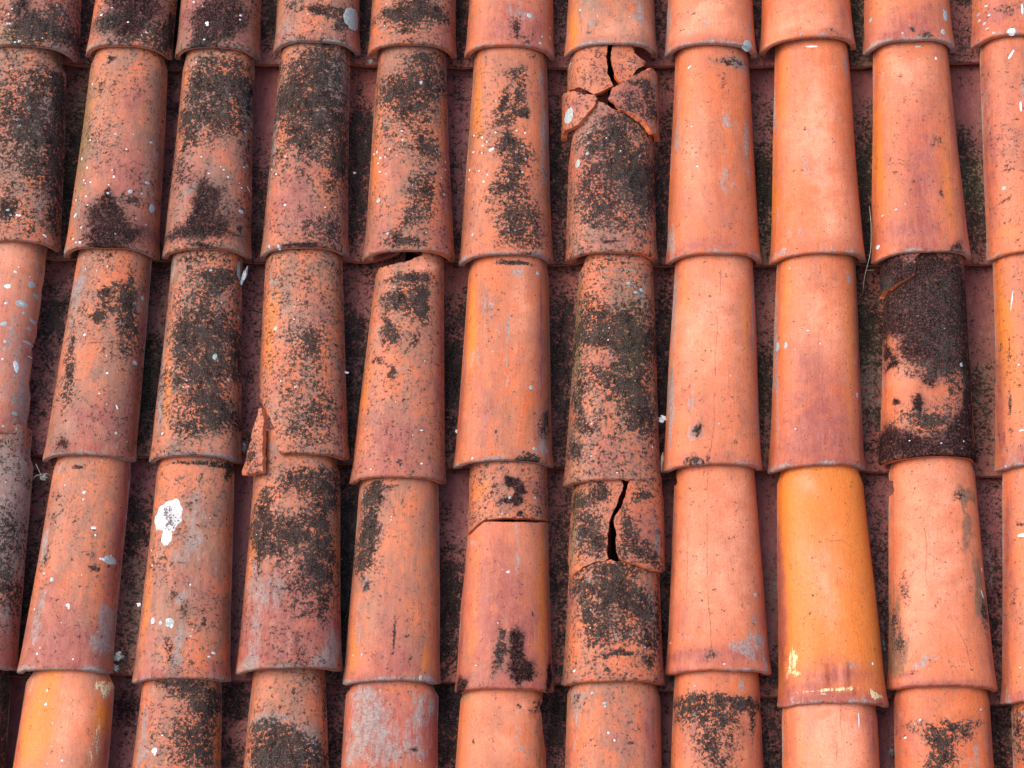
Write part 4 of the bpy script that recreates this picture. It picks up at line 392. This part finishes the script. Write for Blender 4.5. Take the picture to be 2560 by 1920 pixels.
# ------------------------------------------------ tile surface
NP = 2.5; RATIO = .79; THK = .0095
_ph = np.linspace(0, math.pi, 2001)
_x = -np.sign(np.cos(_ph))*np.abs(np.cos(_ph))**(2/NP); _z = RATIO*np.sin(_ph)**(2/NP)
_s = np.concatenate([[0], np.cumsum(np.hypot(np.diff(_x), np.diff(_z)))]); _s = _s/_s[-1]*2-1
def X_of_s(s): return np.interp(s, _s, _x)
def s_of_X(x): return np.interp(x, _x, _s)
class Tile:
    def __init__(t, u, v, ang, L, w0, w1, skew, seed, up=None, zl=.004, z1=.003):
        t.u, t.v, t.ang, t.L, t.w0, t.w1, t.skew, t.zl, t.z1 = u, v, ang, L, w0, w1, skew, zl, z1
        r = np.random.RandomState(seed); t.r = r; t.up = up or w0; t.spk = 0
        t.wv = [(r.uniform(-45, 45), r.uniform(-22, 22), r.uniform(0, 6.3), r.uniform(.15, .5)*1e-3) for _ in range(6)]
        t.lip = [(r.uniform(15, 90), r.uniform(0, 6.3), r.uniform(.1, .35)*1e-3) for _ in range(5)]
        t.chips = [(r.uniform(-.08, .08), r.uniform(.0012, .004), r.uniform(.0005, .0016)) for _ in range(r.randint(0, 4))]
        t.lip += [(r.uniform(200, 600), r.uniform(0, 6.3), r.uniform(.03, .12)*1e-3) for _ in range(4)]
        t.fac = r.uniform(.0, 1.); t.full = r.uniform(-.02, .02)
        t.emb = []
    def wav(t, x, y):
        o = 0*x
        for a, b, p, m in t.wv: o = o + m*np.sin(a*x + b*y + p)
        return o
    def surf(t, s, y, inner=False):
        s = np.asarray(s, float); y = np.asarray(y, float)
        X = X_of_s(s)
        k = np.clip(y/t.L, -.1, 1.3)
        hw = t.w0 + (t.w1-t.w0)*k + .0022*np.exp(-(y/.03)**2)
        fit = t.up*.955-THK-.002                      # must slide under the lip of the tile above
        tk = np.clip((y-t.L+.008)/.02, 0, 1); hw = hw + (np.minimum(hw, fit)-hw)*tk
        phi = (s+1)*math.pi/2
        base = t.zl + (t.z1-t.zl)*k
        off = np.zeros_like(s*y)
        if inner: off = off - THK
        else:
            re = .0045; q = np.clip(1-y/re, 0, 1); off = off - re*(1-np.sqrt(1-q*q))
            off = off + .0009*np.exp(-((y-.0105)/.0045)**2)*(1-np.abs(X)**8)
            off = off + t.wav(X*hw, y)
        for a0, b0, a1, b1 in (t.emb if not inner else []):
            xx = X*hw
            e = np.clip((xx-a0)/.0015+.5, 0, 1)*np.clip((a1-xx)/.0015+.5, 0, 1)*np.clip((y-b0)/.0015+.5, 0, 1)*np.clip((b1-y)/.0015+.5, 0, 1)
            off = off + .0028*e
        h = RATIO*hw*(1+t.full); top = RATIO*t.up-THK-.0035
        h = h + (np.minimum(h, top)-h)*np.clip((y-t.L+.10)/.10, 0, 1)
        nz = np.clip(1-np.abs(X)**NP, 0, 1)**(1/NP)
        # flattened triangular facet that widens towards the foot
        fl = t.fac*.0025*np.clip(1-y/.22, 0, 1)*np.clip(1-(np.abs(X)/(.75*np.clip(1.05-y/.22, .02, 1)))**2, 0, 1)
        x = X*(hw+off*1.) + np.sign(X)*.0030*np.exp(-(nz/.13)**2)*(0 if inner else 1)
        z = base + nz*(h+off) - (0 if inner else fl)
        ro = .0055; q = np.clip((np.abs(X)-1+ro/.086)/(ro/.086), 0, 1)
        lo = ro*(1-np.sqrt(1-.98*q*q))
        li = sum(m*np.sin(a*x+p) for a, p, m in t.lip)
        li = li + sum(d*np.clip(1.3-((x-cx)/w)**2, 0, 1) for cx, w, d in t.chips)
        yy = y + (lo+li)*np.clip(1-y/.03, 0, 1) + x*math.tan(t.skew)*np.clip(1-y/.25, 0, 1)
        return np.stack([x, yy, z], -1)

KEYS = ['dk', 'so', 'mv', 'gy', 'oc', 'pa', 'ye', 'ol', 'br', 'wh', 'bl', 'ck', 'hue', 'val', 'edge', 'pan']
def parse(txt):
    out = []
    for e in txt.split(';'):
        e = e.split()
        if e: out.append((e[0], [float(v) for v in e[1:]]))
    return out
def fields(t, co, ms, clip_inner=None):
    x, y = co[:, 0], co[:, 1]
    A = {k: np.zeros(len(x)) for k in KEYS}
    for k, v in ms:
        if k in ('wh', 'bl', 'ck'): continue
        cx, cy, rx, ry = (q*1e-4 for q in v[:4]); st = v[4]; ro = v[5] if len(v) > 5 else 0
        c, s = math.cos(ro), math.sin(ro)
        dx = (x-cx)*c + (y-cy)*s; dy = -(x-cx)*s + (y-cy)*c
        r = np.hypot(dx/rx, dy/ry)
        # irregular outline for every blot
        an = np.arctan2(dy/ry, dx/rx); sd = (cx*7919+cy*104729) % 6.28
        r = r*(1+.16*np.sin(2*an+sd)+.12*np.sin(3*an+2.1*sd)+.08*np.sin(5*an+3.7*sd))
        f = np.minimum(1, abs(st)*(1.7 if k == 'so' else 1.22)*np.exp(-.80*r*r)) if k in ('dk', 'mv', 'gy', 'oc', 'pa', 'ol', 'so') else abs(st)*np.clip(1.75-1.05*r, 0, 1)
        if st < 0: A[k] = A[k]*(1-f)
        else: A[k] = 1-(1-A[k])*(1-f)
    return A
def set_attr(me, A):
    for i, nm in enumerate(('stain_shade_a', 'stain_b', 'stain_c', 'stain_d')):
        at = me.attributes.new(nm, 'FLOAT_COLOR', 'POINT')
        at.data.foreach_set('color', np.stack([A[k] for k in KEYS[4*i:4*i+4]], -1).astype(np.float32).ravel())
def build(name, V, Fq, A, mat, smooth=True, sharp_mask=None):
    me = bpy.data.meshes.new(name)
    me.from_pydata([tuple(p) for p in V.tolist()], [], [tuple(q) for q in Fq])
    if A is not None: set_attr(me, A)
    me.materials.append(mat)
    if sharp_mask is not None: me.polygons.foreach_set('use_smooth', sharp_mask)
    elif smooth: me.polygons.foreach_set('use_smooth', np.ones(len(me.polygons), bool))
    o = bpy.data.objects.new(name, me); S.collection.objects.link(o); return o
def cat(As): return {k: np.concatenate([a[k] for a in As]) for k in KEYS}
def zero(n, hue, val):
    A = {k: np.zeros(n) for k in KEYS}; A['hue'][:] = hue; A['val'][:] = val; return A

def decals(t, ms, region=None):
    """droppings, lichen discs and hairline cracks as thin faces lying on the tile surface"""
    Vs, Fs, Ks = [], [], []; n0 = 0
    def on(x, y):
        hw = t.w0 + (t.w1-t.w0)*y/t.L
        s = s_of_X(np.clip(x/hw, -.995, .995)); return s
    rr = np.random.RandomState(7)
    for k, v in ms:
        if k in ('wh', 'bl'):
            cx, cy, rx, ry = (q*1e-4 for q in v[:4]); st = v[4]; ro = v[5] if len(v) > 5 else 0
            if cy > t.L+.04 or cy < 0.002: continue
            R = max(rx, ry); nr = max(2, int(R/.003)+1); na = 12 if R < .004 else (20 if R < .012 else 48)
            an = np.arange(na)*2*math.pi/na; p1, p2, p3, p4 = rr.uniform(0, 6.3, 4)
            sp = (.10 if R < .004 else .07)
            w = 1+sp*np.sin(2*an+p1)+sp*.8*np.sin(3*an+p2)+sp*.5*np.sin(5*an+p3)+(0 if R < .006 else .05)*np.sin(9*an+p4)+(.02 if R > .008 else 0)*np.sin(17*an+p1)
            px, py = [cx], [cy]
            for j in range(1, nr+1):
                q = j/nr
                dx = rx*q*w*np.cos(an); dy = ry*q*w*np.sin(an)
                px += list(cx+dx*math.cos(ro)-dy*math.sin(ro)); py += list(cy+dx*math.sin(ro)+dy*math.cos(ro))
            px, py = np.array(px), np.array(py)
            P = t.surf(on(px, py), py); lift = np.full(len(px), .0006); lift[-na:] = .0001
            P[:, 2] += lift
            F = [(n0, n0+1+i, n0+1+(i+1) % na) for i in range(na)]
            for j in range(1, nr):
                a = n0+1+(j-1)*na; b = a+na
                F += [(a+i, b+i, b+(i+1) % na, a+(i+1) % na) for i in range(na)]
            Vs.append(P); Fs += F; Ks += [(k, st)]*len(px); n0 += len(px)
        elif k == 'ck':
            pts = np.array(v).reshape(-1, 2)*1e-4; q = [pts[0]]
            for a, b in zip(pts[:-1], pts[1:]):
                m = max(1, int(np.hypot(*(b-a))/.003))
                for i in range(1, m+1): q.append(a+(b-a)*i/m + rr.uniform(-.0004, .0004, 2))
            q = np.array(q); d = np.gradient(q, axis=0); d /= np.maximum(1e-9, np.hypot(d[:, 0], d[:, 1]))[:, None]
            nrm = np.stack([-d[:, 1], d[:, 0]], -1); wd = rr.uniform(.00015, .00065, len(q)); wd[0] = wd[-1] = .0001
            l, r = q+nrm*wd[:, None], q-nrm*wd[:, None]
            P = np.concatenate([t.surf(on(l[:, 0], l[:, 1]), l[:, 1]), t.surf(on(r[:, 0], r[:, 1]), r[:, 1])]); P[:, 2] += .00025
            m = len(q); Vs.append(P); Fs += [(n0+i, n0+i+1, n0+m+i+1, n0+m+i) for i in range(m-1)]; Ks += [('ck', 1.)]*(2*m); n0 += 2*m
    if not Vs: return np.zeros((0, 3)), [], []
    return np.concatenate(Vs), Fs, Ks

def seed_of(t): return t.lip[0][1]
def grid_faces(nr, nc, o=0, flip=False):
    i = np.arange(nr-1)[:, None]*nc + np.arange(nc-1)[None]; i = i.ravel()+o
    q = np.stack([i, i+1, i+1+nc, i+nc], -1)
    return (q[:, ::-1] if flip else q).tolist()
def rim_noise(A, co, t, sgrid, ygrid):
    # pale worn strip along exposed edges
    return A
def whole_mesh(t, ms, hue, val, step=.0032, ext=.062):
    ns = max(24, int(.245/step)); rows = [0, .0004, .001, .0019, .0032, .005]
    rows += list(np.linspace(.005+step, t.L+ext, int((t.L+ext)/step)))
    s = np.linspace(-1, 1, ns); y = np.array(rows); nr = len(y)
    SG, YG = np.meshgrid(s, y)
    O = t.surf(SG, YG).reshape(-1, 3)
    A = fields(t, O, ms)
    # inner shell, coarser along the length
    yi = np.concatenate([[.0], np.linspace(.006, t.L+ext, 22)])
    SI, YI = np.meshgrid(s, yi); I = t.surf(SI, YI, True).reshape(-1, 3)
    F = grid_faces(nr, ns); sm = [True]*len(F); n1 = len(O)
    # lip face (own vertices), bottom faces of the two long sides
    lipO = t.surf(s, 0*s); lipI = t.surf(s, 0*s, True); n2 = n1+len(I)
    Fi = grid_faces(len(yi), ns, n1, True)
    Vl = np.concatenate([lipI, lipO]); Fl = grid_faces(2, ns, n2)
    n3 = n2+len(Vl)
    so_ = t.surf(np.full(nr, -1.), y); si_ = t.surf(np.full(nr, -1.), y, True); so2 = t.surf(np.full(nr, 1.), y); si2 = t.surf(np.full(nr, 1.), y, True)
    Vs = np.concatenate([so_, si_, si2, so2]); Fs = grid_faces(2, nr, n3)+grid_faces(2, nr, n3+2*nr)
    D, FD, KD = decals(t, ms); n4 = n3+len(Vs)
    V = np.concatenate([O, I, Vl, Vs, D])
    FD = [tuple(i+n4 for i in f) for f in FD]
    Az = zero(len(I)+len(Vl)+len(Vs), hue, val*.97)
    AD = fields(t, D, ms) if len(D) else zero(0, 0, 0)
    A['hue'][:] = hue; A['val'][:] = val; AD['hue'][:] = hue; AD['val'][:] = 1
    for i, (k, st) in enumerate(KD): AD[k][i] = st; 
    # worn, lichen greyed rims
    X = O[:, 0]/(t.w0+(t.w1-t.w0)*O[:, 1]/t.L)
    rim = np.clip(1.4-(O[:, 2]-.003)/.0075, 0, 1)*(.62+.22*np.sin(O[:, 1]*23+t.r.uniform(0, 6))+.2*np.sin(O[:, 1]*61+t.r.uniform(0, 6)))*t.rimg
    ly = O[:, 1]-t.surf(s, 0*s)[:, 1][np.arange(len(O)) % ns]
    rim = np.maximum(rim, np.clip(1.25-ly/(.009+.004*np.sin(X*5+seed_of(t))), 0, 1)*t.lipg*(.85+.25*np.sin(X*7+t.r.uniform(0, 6))))
    A['bl'] = np.maximum(A['bl'], np.clip(1.-(O[:, 2]-.0035)/.0035, 0, 1)*.55*t.rimg*(O[:, 1] > .006)*(.7+.4*np.sin(O[:, 1]*47+seed_of(t))))
    A['gy'] = np.maximum(A['gy'], rim); A['edge'][:] = t.grime; A['dk'] = np.maximum(A['dk'], t.spk*(.78+.3*np.sin(O[:, 1]*19+seed_of(t))*np.sin(O[:, 0]*38+seed_of(t))+.25*np.sin(O[:, 1]*41+O[:, 0]*30+2*seed_of(t))))
    Al = slice(len(I), len(I)+len(Vl)); Az['gy'][Al] = .75*t.lipg
    A['mv'] = np.maximum(A['mv'], np.clip(1-np.abs(O[:, 1]-.012)/.014, 0, 1)*t.lipm)
    return V, F+Fi+Fl+Fs+FD, cat([A, Az, AD])

def jag(a, b, rr, amp=.11):
    d = math.hypot(b[0]-a[0], b[1]-a[1])
    if d < .0032: return [a]
    m = ((a[0]+b[0])/2 + (b[1]-a[1])*rr.uniform(-amp, amp), (a[1]+b[1])/2 - (b[0]-a[0])*rr.uniform(-amp, amp))
    return jag(a, m, rr, amp)+jag(m, b, rr, amp)
HA = .1225
def piece_mesh(t, poly, ms, hue, val, seed, step=.0034):
    """a broken tile: any outline on the tile surface, with its thickness"""
    rr = random.Random(seed); amp = .035 if seed in (305, 310) else .11
    pts = []
    for p in poly:
        if p == 'L': pts += [(float(s)*HA, 0., 's') for s in np.linspace(-.97, .97, 60)]
        elif p[0] == 's': pts.append((float(s_of_X(p[1]))*HA if abs(p[1]) < 1 else p[1]*HA, p[2], 's'))
        else: pts.append((float(s_of_X(p[0]))*HA, p[1], 'x'))
    ring = []
    for i, a in enumerate(pts):
        b = pts[(i+1) % len(pts)]
        if a[2] == 's' and b[2] == 's':
            m = max(1, int(math.hypot(b[0]-a[0], b[1]-a[1])/step))
            ring += [(a[0]+(b[0]-a[0])*j/m, a[1]+(b[1]-a[1])*j/m) for j in range(m)]
        else: ring += jag(a[:2], b[:2], rr, amp)
    ring = [(max(-HA, min(HA, x)), max(0, y)) for x, y in ring]
    nr = len(ring); R = np.array(ring)
    x0, y0 = R.min(0); x1, y1 = R.max(0)
    g = []
    ys = [y for y in (.0004, .001, .0019, .0032, .005)] if y0 < .001 else []
    ys += list(np.arange(max(y0, .005)+step, y1, step))
    for y in ys:
        for x in np.arange(x0+step*.6, x1, step): g.append((x, y))
    g = np.array(g)
    # keep grid points inside the ring and away from its edge
    inside = np.zeros(len(g), bool); j = nr-1
    for i in range(nr):
        xi, yi = ring[i]; xj, yj = ring[j]
        c = ((yi > g[:, 1]) != (yj > g[:, 1]))
        with np.errstate(divide='ignore', invalid='ignore'):
            c &= g[:, 0] < (xj-xi)*(g[:, 1]-yi)/(yj-yi+1e-15)+xi
        inside ^= c; j = i
    g = g[inside]
    dm = np.full(len(g), 9.)
    for i in range(nr): dm = np.minimum(dm, np.hypot(g[:, 0]-ring[i][0], g[:, 1]-ring[i][1]))
    g = g[(dm > step*.45) | ((g[:, 1] < .006) & (np.abs(g[:, 0]) < HA*.97) & (dm > .0003))]
    co = [Vector(p) for p in ring]+[Vector(p) for p in g.tolist()]
    vv, ee, ff, ov, oe, of = delaunay_2d_cdt(co, [(i, (i+1) % nr) for i in range(nr)], [], 1, 1e-7)
    V2 = np.array([tuple(v) for v in vv]); s, y = V2[:, 0]/HA, V2[:, 1]
    O = t.surf(s, y); I = t.surf(s, y, True); n = len(O)
    F = [tuple(f) for f in ff]
    a = O[list(F[0])]; up = np.cross(a[1]-a[0], a[2]-a[0])[2] > 0
    if not up: F = [f[::-1] for f in F]
    cnt = {}
    for f in F:
        for i in range(len(f)):
            e = (f[i], f[(i+1) % len(f)]); cnt[e] = 1
    bd = [e for e in cnt if (e[1], e[0]) not in cnt]
    Fi = [tuple(n+i for i in f[::-1]) for f in F]
    wv = []; wf = []
    for k, (p, q) in enumerate(bd):
        m = 2*n+4*k; wv += [O[p], O[q], I[q], I[p]]; wf.append((m+1, m, m+3, m+2))
    Wv = np.array(wv).reshape(-1, 3)
    D, FD, KD = decals(t, ms); n4 = 2*n+len(Wv); FD = [tuple(i+n4 for i in f) for f in FD]
    A = fields(t, O, ms); Az = zero(n+len(Wv), hue, val)
    AD = fields(t, D, ms) if len(D) else zero(0, 0, 0)
    A['hue'][:] = hue; A['val'][:] = val; AD['hue'][:] = hue; AD['val'][:] = 1
    for i, (k, st) in enumerate(KD): AD[k][i] = st
    X = O[:, 0]/(t.w0+(t.w1-t.w0)*O[:, 1]/t.L)
    A['gy'] = np.maximum(A['gy'], np.clip(1.4-(O[:, 2]-.003)/.0075, 0, 1)*.6*t.rimg); A['edge'][:] = t.grime; A['dk'] = np.maximum(A['dk'], t.spk*.85)
    A['mv'] = np.maximum(A['mv'], np.clip(1-np.abs(O[:, 1]-.012)/.014, 0, 1)*t.lipm)
    return np.concatenate([O, I, Wv, D]), F+Fi+wf+FD, cat([A, Az, AD])

def place(o, u, v, w, ang, ry=0.):
    o.matrix_world = ROOF @ Matrix.Translation((u, v, w)) @ Matrix.Rotation(ang, 4, 'Z') @ Matrix.Rotation(ry, 4, 'Y')
def meta(o, label, cat_, group=None):
    o['label'] = label; o['category'] = cat_
    if group: o['group'] = group
GC = 'cover tiles in columns up the roof'; GP = 'channel tiles in the gaps between the covers'; GF = 'broken shards lying on the roof'
RG = random.Random(11)
W0 = {(r, c): g[4] for (r, c, g, *_) in COVER}
for (r, c, g, label, mtxt, poly, frags, emb) in COVER:
    seed = r*100+c; up = W0.get((r-1, c), g[4]); t = Tile(*g, seed=seed, up=up)
    t.spk = [.46, .28, .42, .40, .34, .24, .44, .10, .06, .12, .20][c]*(.85 if r > 2 else 1); t.emb = emb
    t.spk = {(2, 0): .08, (4, 1): .05, (3, 5): .04, (2, 5): .10, (4, 5): .06, (3, 4): .14, (4, 6): .16, (3, 1): .20, (0, 5): .16, (0, 6): .12, (3, 2): .26, (2, 4): .26, (4, 4): .15}.get((r, c), t.spk)
    t.rimg = RG.uniform(.5, 1.2); t.lipg = RG.uniform(.6, 1.15); t.grime = [1., .85, 1., .9, .8, .5, 1., .3, .22, .3, .4][c] * (.85 if r > 2 else 1); t.lipm = RG.uniform(0, .45)
    hue = RG.uniform(.0, .75); val = RG.uniform(.94, 1.04)
    ms = parse(mtxt)
    if poly: V, F, A = piece_mesh(t, poly, ms, hue, val, seed)
    else: V, F, A = whole_mesh(t, ms, hue, val)
    o = build('cover_tile', V, F, A, CLAY); place(o, t.u, t.v, 0, t.ang)
    meta(o, label, 'roof tile', GC)
    for i, (lb, off, pl, fm) in enumerate(frags):
        ft = Tile(*g, seed=seed, up=up); ft.rimg = .3; ft.grime = .5; ft.spk = .38; ft.lipg = 0; ft.lipm = 0
        V, F, A = piece_mesh(ft, pl, parse(fm), hue, val, seed+31*i+5, .003)
        M = Matrix.Translation((t.u, t.v, 0)) @ Matrix.Rotation(t.ang, 4, 'Z') @ Matrix.Translation(off[:3]) @ Matrix.Rotation(off[4], 4, 'Y')
        cc = V.mean(0); V = V-cc; 
        o = build('tile_shard', V, F, A, CLAY); o.matrix_world = ROOF @ M @ Matrix.Translation(tuple(cc))
        meta(o, lb, 'tile shard', GF)

# ------------------------------------------------ channel tiles (concave side up)
def channel(L, w0, w1, zones, vis, seed, hue, val, step=.0045):
    r = np.random.RandomState(seed)
    wv = [(r.uniform(-40, 40), r.uniform(-20, 20), r.uniform(0, 6.3), r.uniform(.2, .6)*1e-3) for _ in range(5)]
    lp = [(r.uniform(15, 90), r.uniform(0, 6.3), r.uniform(.2, .6)*1e-3) for _ in range(4)]
    def surf(s, y, under=False):
        X = np.sin(s*1.45)/math.sin(1.45); k = y/L
        hw = w0+(w1-w0)*k; x = X*hw
        z = -.023-.027*k + .056*(1-np.sqrt(np.clip(1-.9*X*X, 0, 1)))/(1-math.sqrt(.1))
        e = .004; q = np.clip(1-y/e, 0, 1)
        if under: z = z-.010; 
        else: z = z - e*.8*(1-np.sqrt(1-q*q)) + sum(m*np.sin(a*x+b*y+p) for a, b, p, m in wv) + .0008*np.exp(-((y-.010)/.004)**2)
        yy = y + sum(m*np.sin(a*x+p) for a, p, m in lp)*np.clip(1-y/.03, 0, 1)
        return np.stack([x, yy, z], -1)
    ns = 44; s = np.linspace(-1, 1, ns); y = np.concatenate([[0, .0005, .0013, .0025, .004], np.linspace(.004+step, L, int(L/step))])
    SG, YG = np.meshgrid(s, y); O = surf(SG, YG).reshape(-1, 3); n = len(O)
    yi = np.array([0, L/2, L]); SI, YI = np.meshgrid(s, yi); I = surf(SI, YI, True).reshape(-1, 3)
    lo, li = surf(s, 0*s), surf(s, 0*s, True)
    eo, ei = surf(np.full(len(y), -1.), y), surf(np.full(len(y), -1.), y, True)
    fo, fi = surf(np.full(len(y), 1.), y), surf(np.full(len(y), 1.), y, True)
    m = len(y); k0 = n+len(I); k1 = k0+2*ns
    F = grid_faces(m, ns)+grid_faces(3, ns, n, True)+grid_faces(2, ns, k0)+grid_faces(2, m, k1)+grid_faces(2, m, k1+2*m)
    V = np.concatenate([O, I, li, lo, eo, ei, fi, fo])
    A = {k: np.zeros(n) for k in KEYS}; f = O[:, 1]/vis
    for k, c, h, st in zones:
        cx = r.uniform(-.012, .012)
        q = np.hypot((f-c)/h, (O[:, 0]-cx)/.045)*(1+.2*np.sin(O[:, 0]*90+c*20)+.15*np.sin(f*17+c*9))
        A[k] = 1-(1-A[k])*(1-np.minimum(1, st*(1.2 if k in ('dk', 'so') else 1.15)*np.exp(-.8*q*q)))
    A['hue'][:] = hue; A['val'][:] = val
    pf = r.uniform(.0, 1.)
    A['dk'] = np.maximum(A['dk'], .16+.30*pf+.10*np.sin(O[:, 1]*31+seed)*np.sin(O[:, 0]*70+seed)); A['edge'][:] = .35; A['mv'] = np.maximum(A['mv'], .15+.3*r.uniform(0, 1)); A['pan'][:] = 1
    return V, F, cat([A, zero(len(V)-n, hue, val)])
ROWN = ['top edge', 'upper', 'middle', 'lower', 'bottom edge']
COLN = ['first', 'second', 'third', 'fourth', 'fifth', 'sixth', 'seventh', 'eighth', 'ninth', 'tenth']
for (r, k, u, v, ang, pit, look, zones) in CHANNEL:
    seed = 5000+r*50+k
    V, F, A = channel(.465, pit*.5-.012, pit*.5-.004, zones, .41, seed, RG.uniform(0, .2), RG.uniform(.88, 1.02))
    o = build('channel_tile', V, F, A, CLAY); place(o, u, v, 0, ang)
    meta(o, '%s channel tile in gap right of %s column, %s row' % (look, COLN[k], ROWN[r]), 'channel tile', GP)

# ------------------------------------------------ tiles just outside the frame (plain copies of the same kind)
t = Tile(0, 0, 0, .41, .086, .070, 0, seed=901); t.rimg = .5; t.grime = .4; t.lipg = .5; t.lipm = .3
V, F, A = whole_mesh(t, parse('dk 0 2600 500 1200 .7;mv 100 800 500 700 .6;gy -300 2000 200 1500 .5'), .3, 1., .008)
spare = build('cover_tile', V, F, A, CLAY); first = True
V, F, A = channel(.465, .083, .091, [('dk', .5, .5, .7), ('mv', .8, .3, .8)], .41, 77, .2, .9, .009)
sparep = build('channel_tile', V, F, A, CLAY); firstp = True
def dist_col(c, v): return -1.0 if False else 0
cols = {(r, c): g for (r, c, g, *_) in COVER}
spots = []
for c in range(11):
    g = cols[0, c]; spots.append((g[0]-math.sin(g[2])*.41, g[1]+.415, g[2]))
    g = cols[4, c]; spots.append((g[0]+math.sin(g[2])*.41, g[1]-.415, g[2]))
for r in range(5):
    for c, d in ((0, -1), (10, 1), (0, -2), (10, 2)):
        g = cols[r, c]; spots.append((g[0]+d*.192, g[1], g[2]))
for u, v, a in spots:
    o = spare if first else spare.copy()
    if not first: S.collection.objects.link(o)
    first = False; place(o, u, v, 0, a)
    meta(o, 'weathered cover tile beyond the edge of the photographed patch of roof', 'roof tile', GC)
for r in range(-1, 6):
    for c in (-3, -2, -1, 10, 11, 12) if 0 <= r < 5 else range(-1, 11):
        gl = cols[min(4, max(0, r)), min(10, max(0, c if c < 5 else c+1))]
        a = gl[2]; v = gl[1]-.012
        if r == -1: v += .415
        if r == 5: v -= .415
        if 0 <= r < 5: u = gl[0]+(.096*(1 if c > 5 else -1) + .192*((c-10) if c > 5 else (c+1)))
        else: u = cols[min(4, max(0, r)), max(0, c)][0]+.096*(1 if c >= 0 else -1)
        o = sparep if firstp else sparep.copy()
        if not firstp: S.collection.objects.link(o)
        firstp = False; place(o, u, v, 0, a)
        meta(o, 'mottled channel tile beyond the edge of the photographed patch of roof', 'channel tile', GP)

# ------------------------------------------------ boards under the tiles
def boards():
    V, F = [], []
    for i in range(20):
        y0 = -1.55+i*.16; b = len(V)
        V += [(x, y, z) for z in (-.095, -.075) for y in (y0, y0+.152) for x in (-1.6, 1.6)]
        F += [(b, b+2, b+3, b+1), (b+4, b+5, b+7, b+6), (b, b+1, b+5, b+4), (b+2, b+6, b+7, b+3), (b, b+4, b+6, b+2), (b+1, b+3, b+7, b+5)]
    o = build('roof_deck', np.array(V), F, None, MATS['deck'], False); place(o, 0, 0, 0, 0); o['kind'] = 'structure'
boards()

# ------------------------------------------------ debris
def tube(name, pts, r0, r1, mat):
    P = np.array(pts); n = 24; tt = np.linspace(0, len(P)-1, n)
    C = np.stack([np.interp(tt, np.arange(len(P)), P[:, i]) for i in range(3)], -1)
    for _ in range(3): C[1:-1] = (C[:-2]+C[1:-1]*2+C[2:])/4
    V, F = [], []
    for i, c in enumerate(C):
        d = C[min(n-1, i+1)]-C[max(0, i-1)]; d /= np.linalg.norm(d); a = np.cross(d, (0, 0, 1)); a /= np.linalg.norm(a)+1e-9; b = np.cross(d, a)
        r = r0+(r1-r0)*i/(n-1)
        for j in range(6): V.append(c+r*(a*math.cos(j*math.pi/3)+b*math.sin(j*math.pi/3)))
    for i in range(n-1):
        for j in range(6): F.append((i*6+j, i*6+(j+1) % 6, i*6+6+(j+1) % 6, i*6+6+j))
    F += [tuple(range(5, -1, -1)), tuple(range((n-1)*6, n*6))]
    V = np.array(V); c = V.mean(0); o = build(name, V-c, F, None, mat); place(o, *c, 0); return o
o = tube('grass_stalk', STALK, .0008, .0003, MATS['straw']); meta(o, 'long dry bent grass stalk hanging in the gap beside the mauve blushed tile', 'grass stalk')
o = tube('grass_stalk', STALK2, .0006, .0003, MATS['straw']); meta(o, 'very short dry straw sticking out sideways beside the black tile', 'grass stalk')
o = tube('twig', TWIG, .0018, .0006, MATS['twig']); meta(o, 'short curled grey twig caught in the leftmost gap', 'twig')
o = tube('twig', TWIG2, .0012, .0006, MATS['twig']); meta(o, 'thin dark twig standing upright behind the curled one in the leftmost gap', 'twig')
def lump(name, p, rx, ry, mat, seed):
    r = random.Random(seed); V, F = [], []; nu, nv = 18, 10
    ph = [(r.uniform(1, 4), r.uniform(1, 5), r.uniform(0, 6), r.uniform(.06, .22)) for _ in range(7)]
    for i in range(nv+1):
        for j in range(nu):
            a, b = math.pi*i/nv, 2*math.pi*j/nu
            k = 1+sum(m*math.sin(q1*math.cos(b)*math.sin(a)*2+q2*math.sin(b)*math.sin(a)*2+q3+math.cos(a)*q1) for q1, q2, q3, m in ph)
            V.append((rx*k*math.sin(a)*math.cos(b), ry*k*math.sin(a)*math.sin(b), min(rx, ry)*.7*k*math.cos(a)))
    for i in range(nv):
        for j in range(nu): F.append((i*nu+j, (i+1)*nu+j, (i+1)*nu+(j+1) % nu, i*nu+(j+1) % nu))
    o = build(name, np.array(V), F, None, mat, name != 'stone_chip'); place(o, *p, r.uniform(-.3, .3)); return o
KN = dict(grey=('debris_crumb', 'debris'), moss=('mortar_lump', 'mortar'), white=('stone_chip', 'chip'), black=('litter_clump', 'debris'), cream=('mortar_sliver', 'mortar'), slate=('stone_sliver', 'stone'))
for i, (p, rx, ry, lb, mt) in enumerate(BITS):
    o = lump(KN[mt][0], p, rx, ry, MATS[mt], i); meta(o, lb, KN[mt][1])
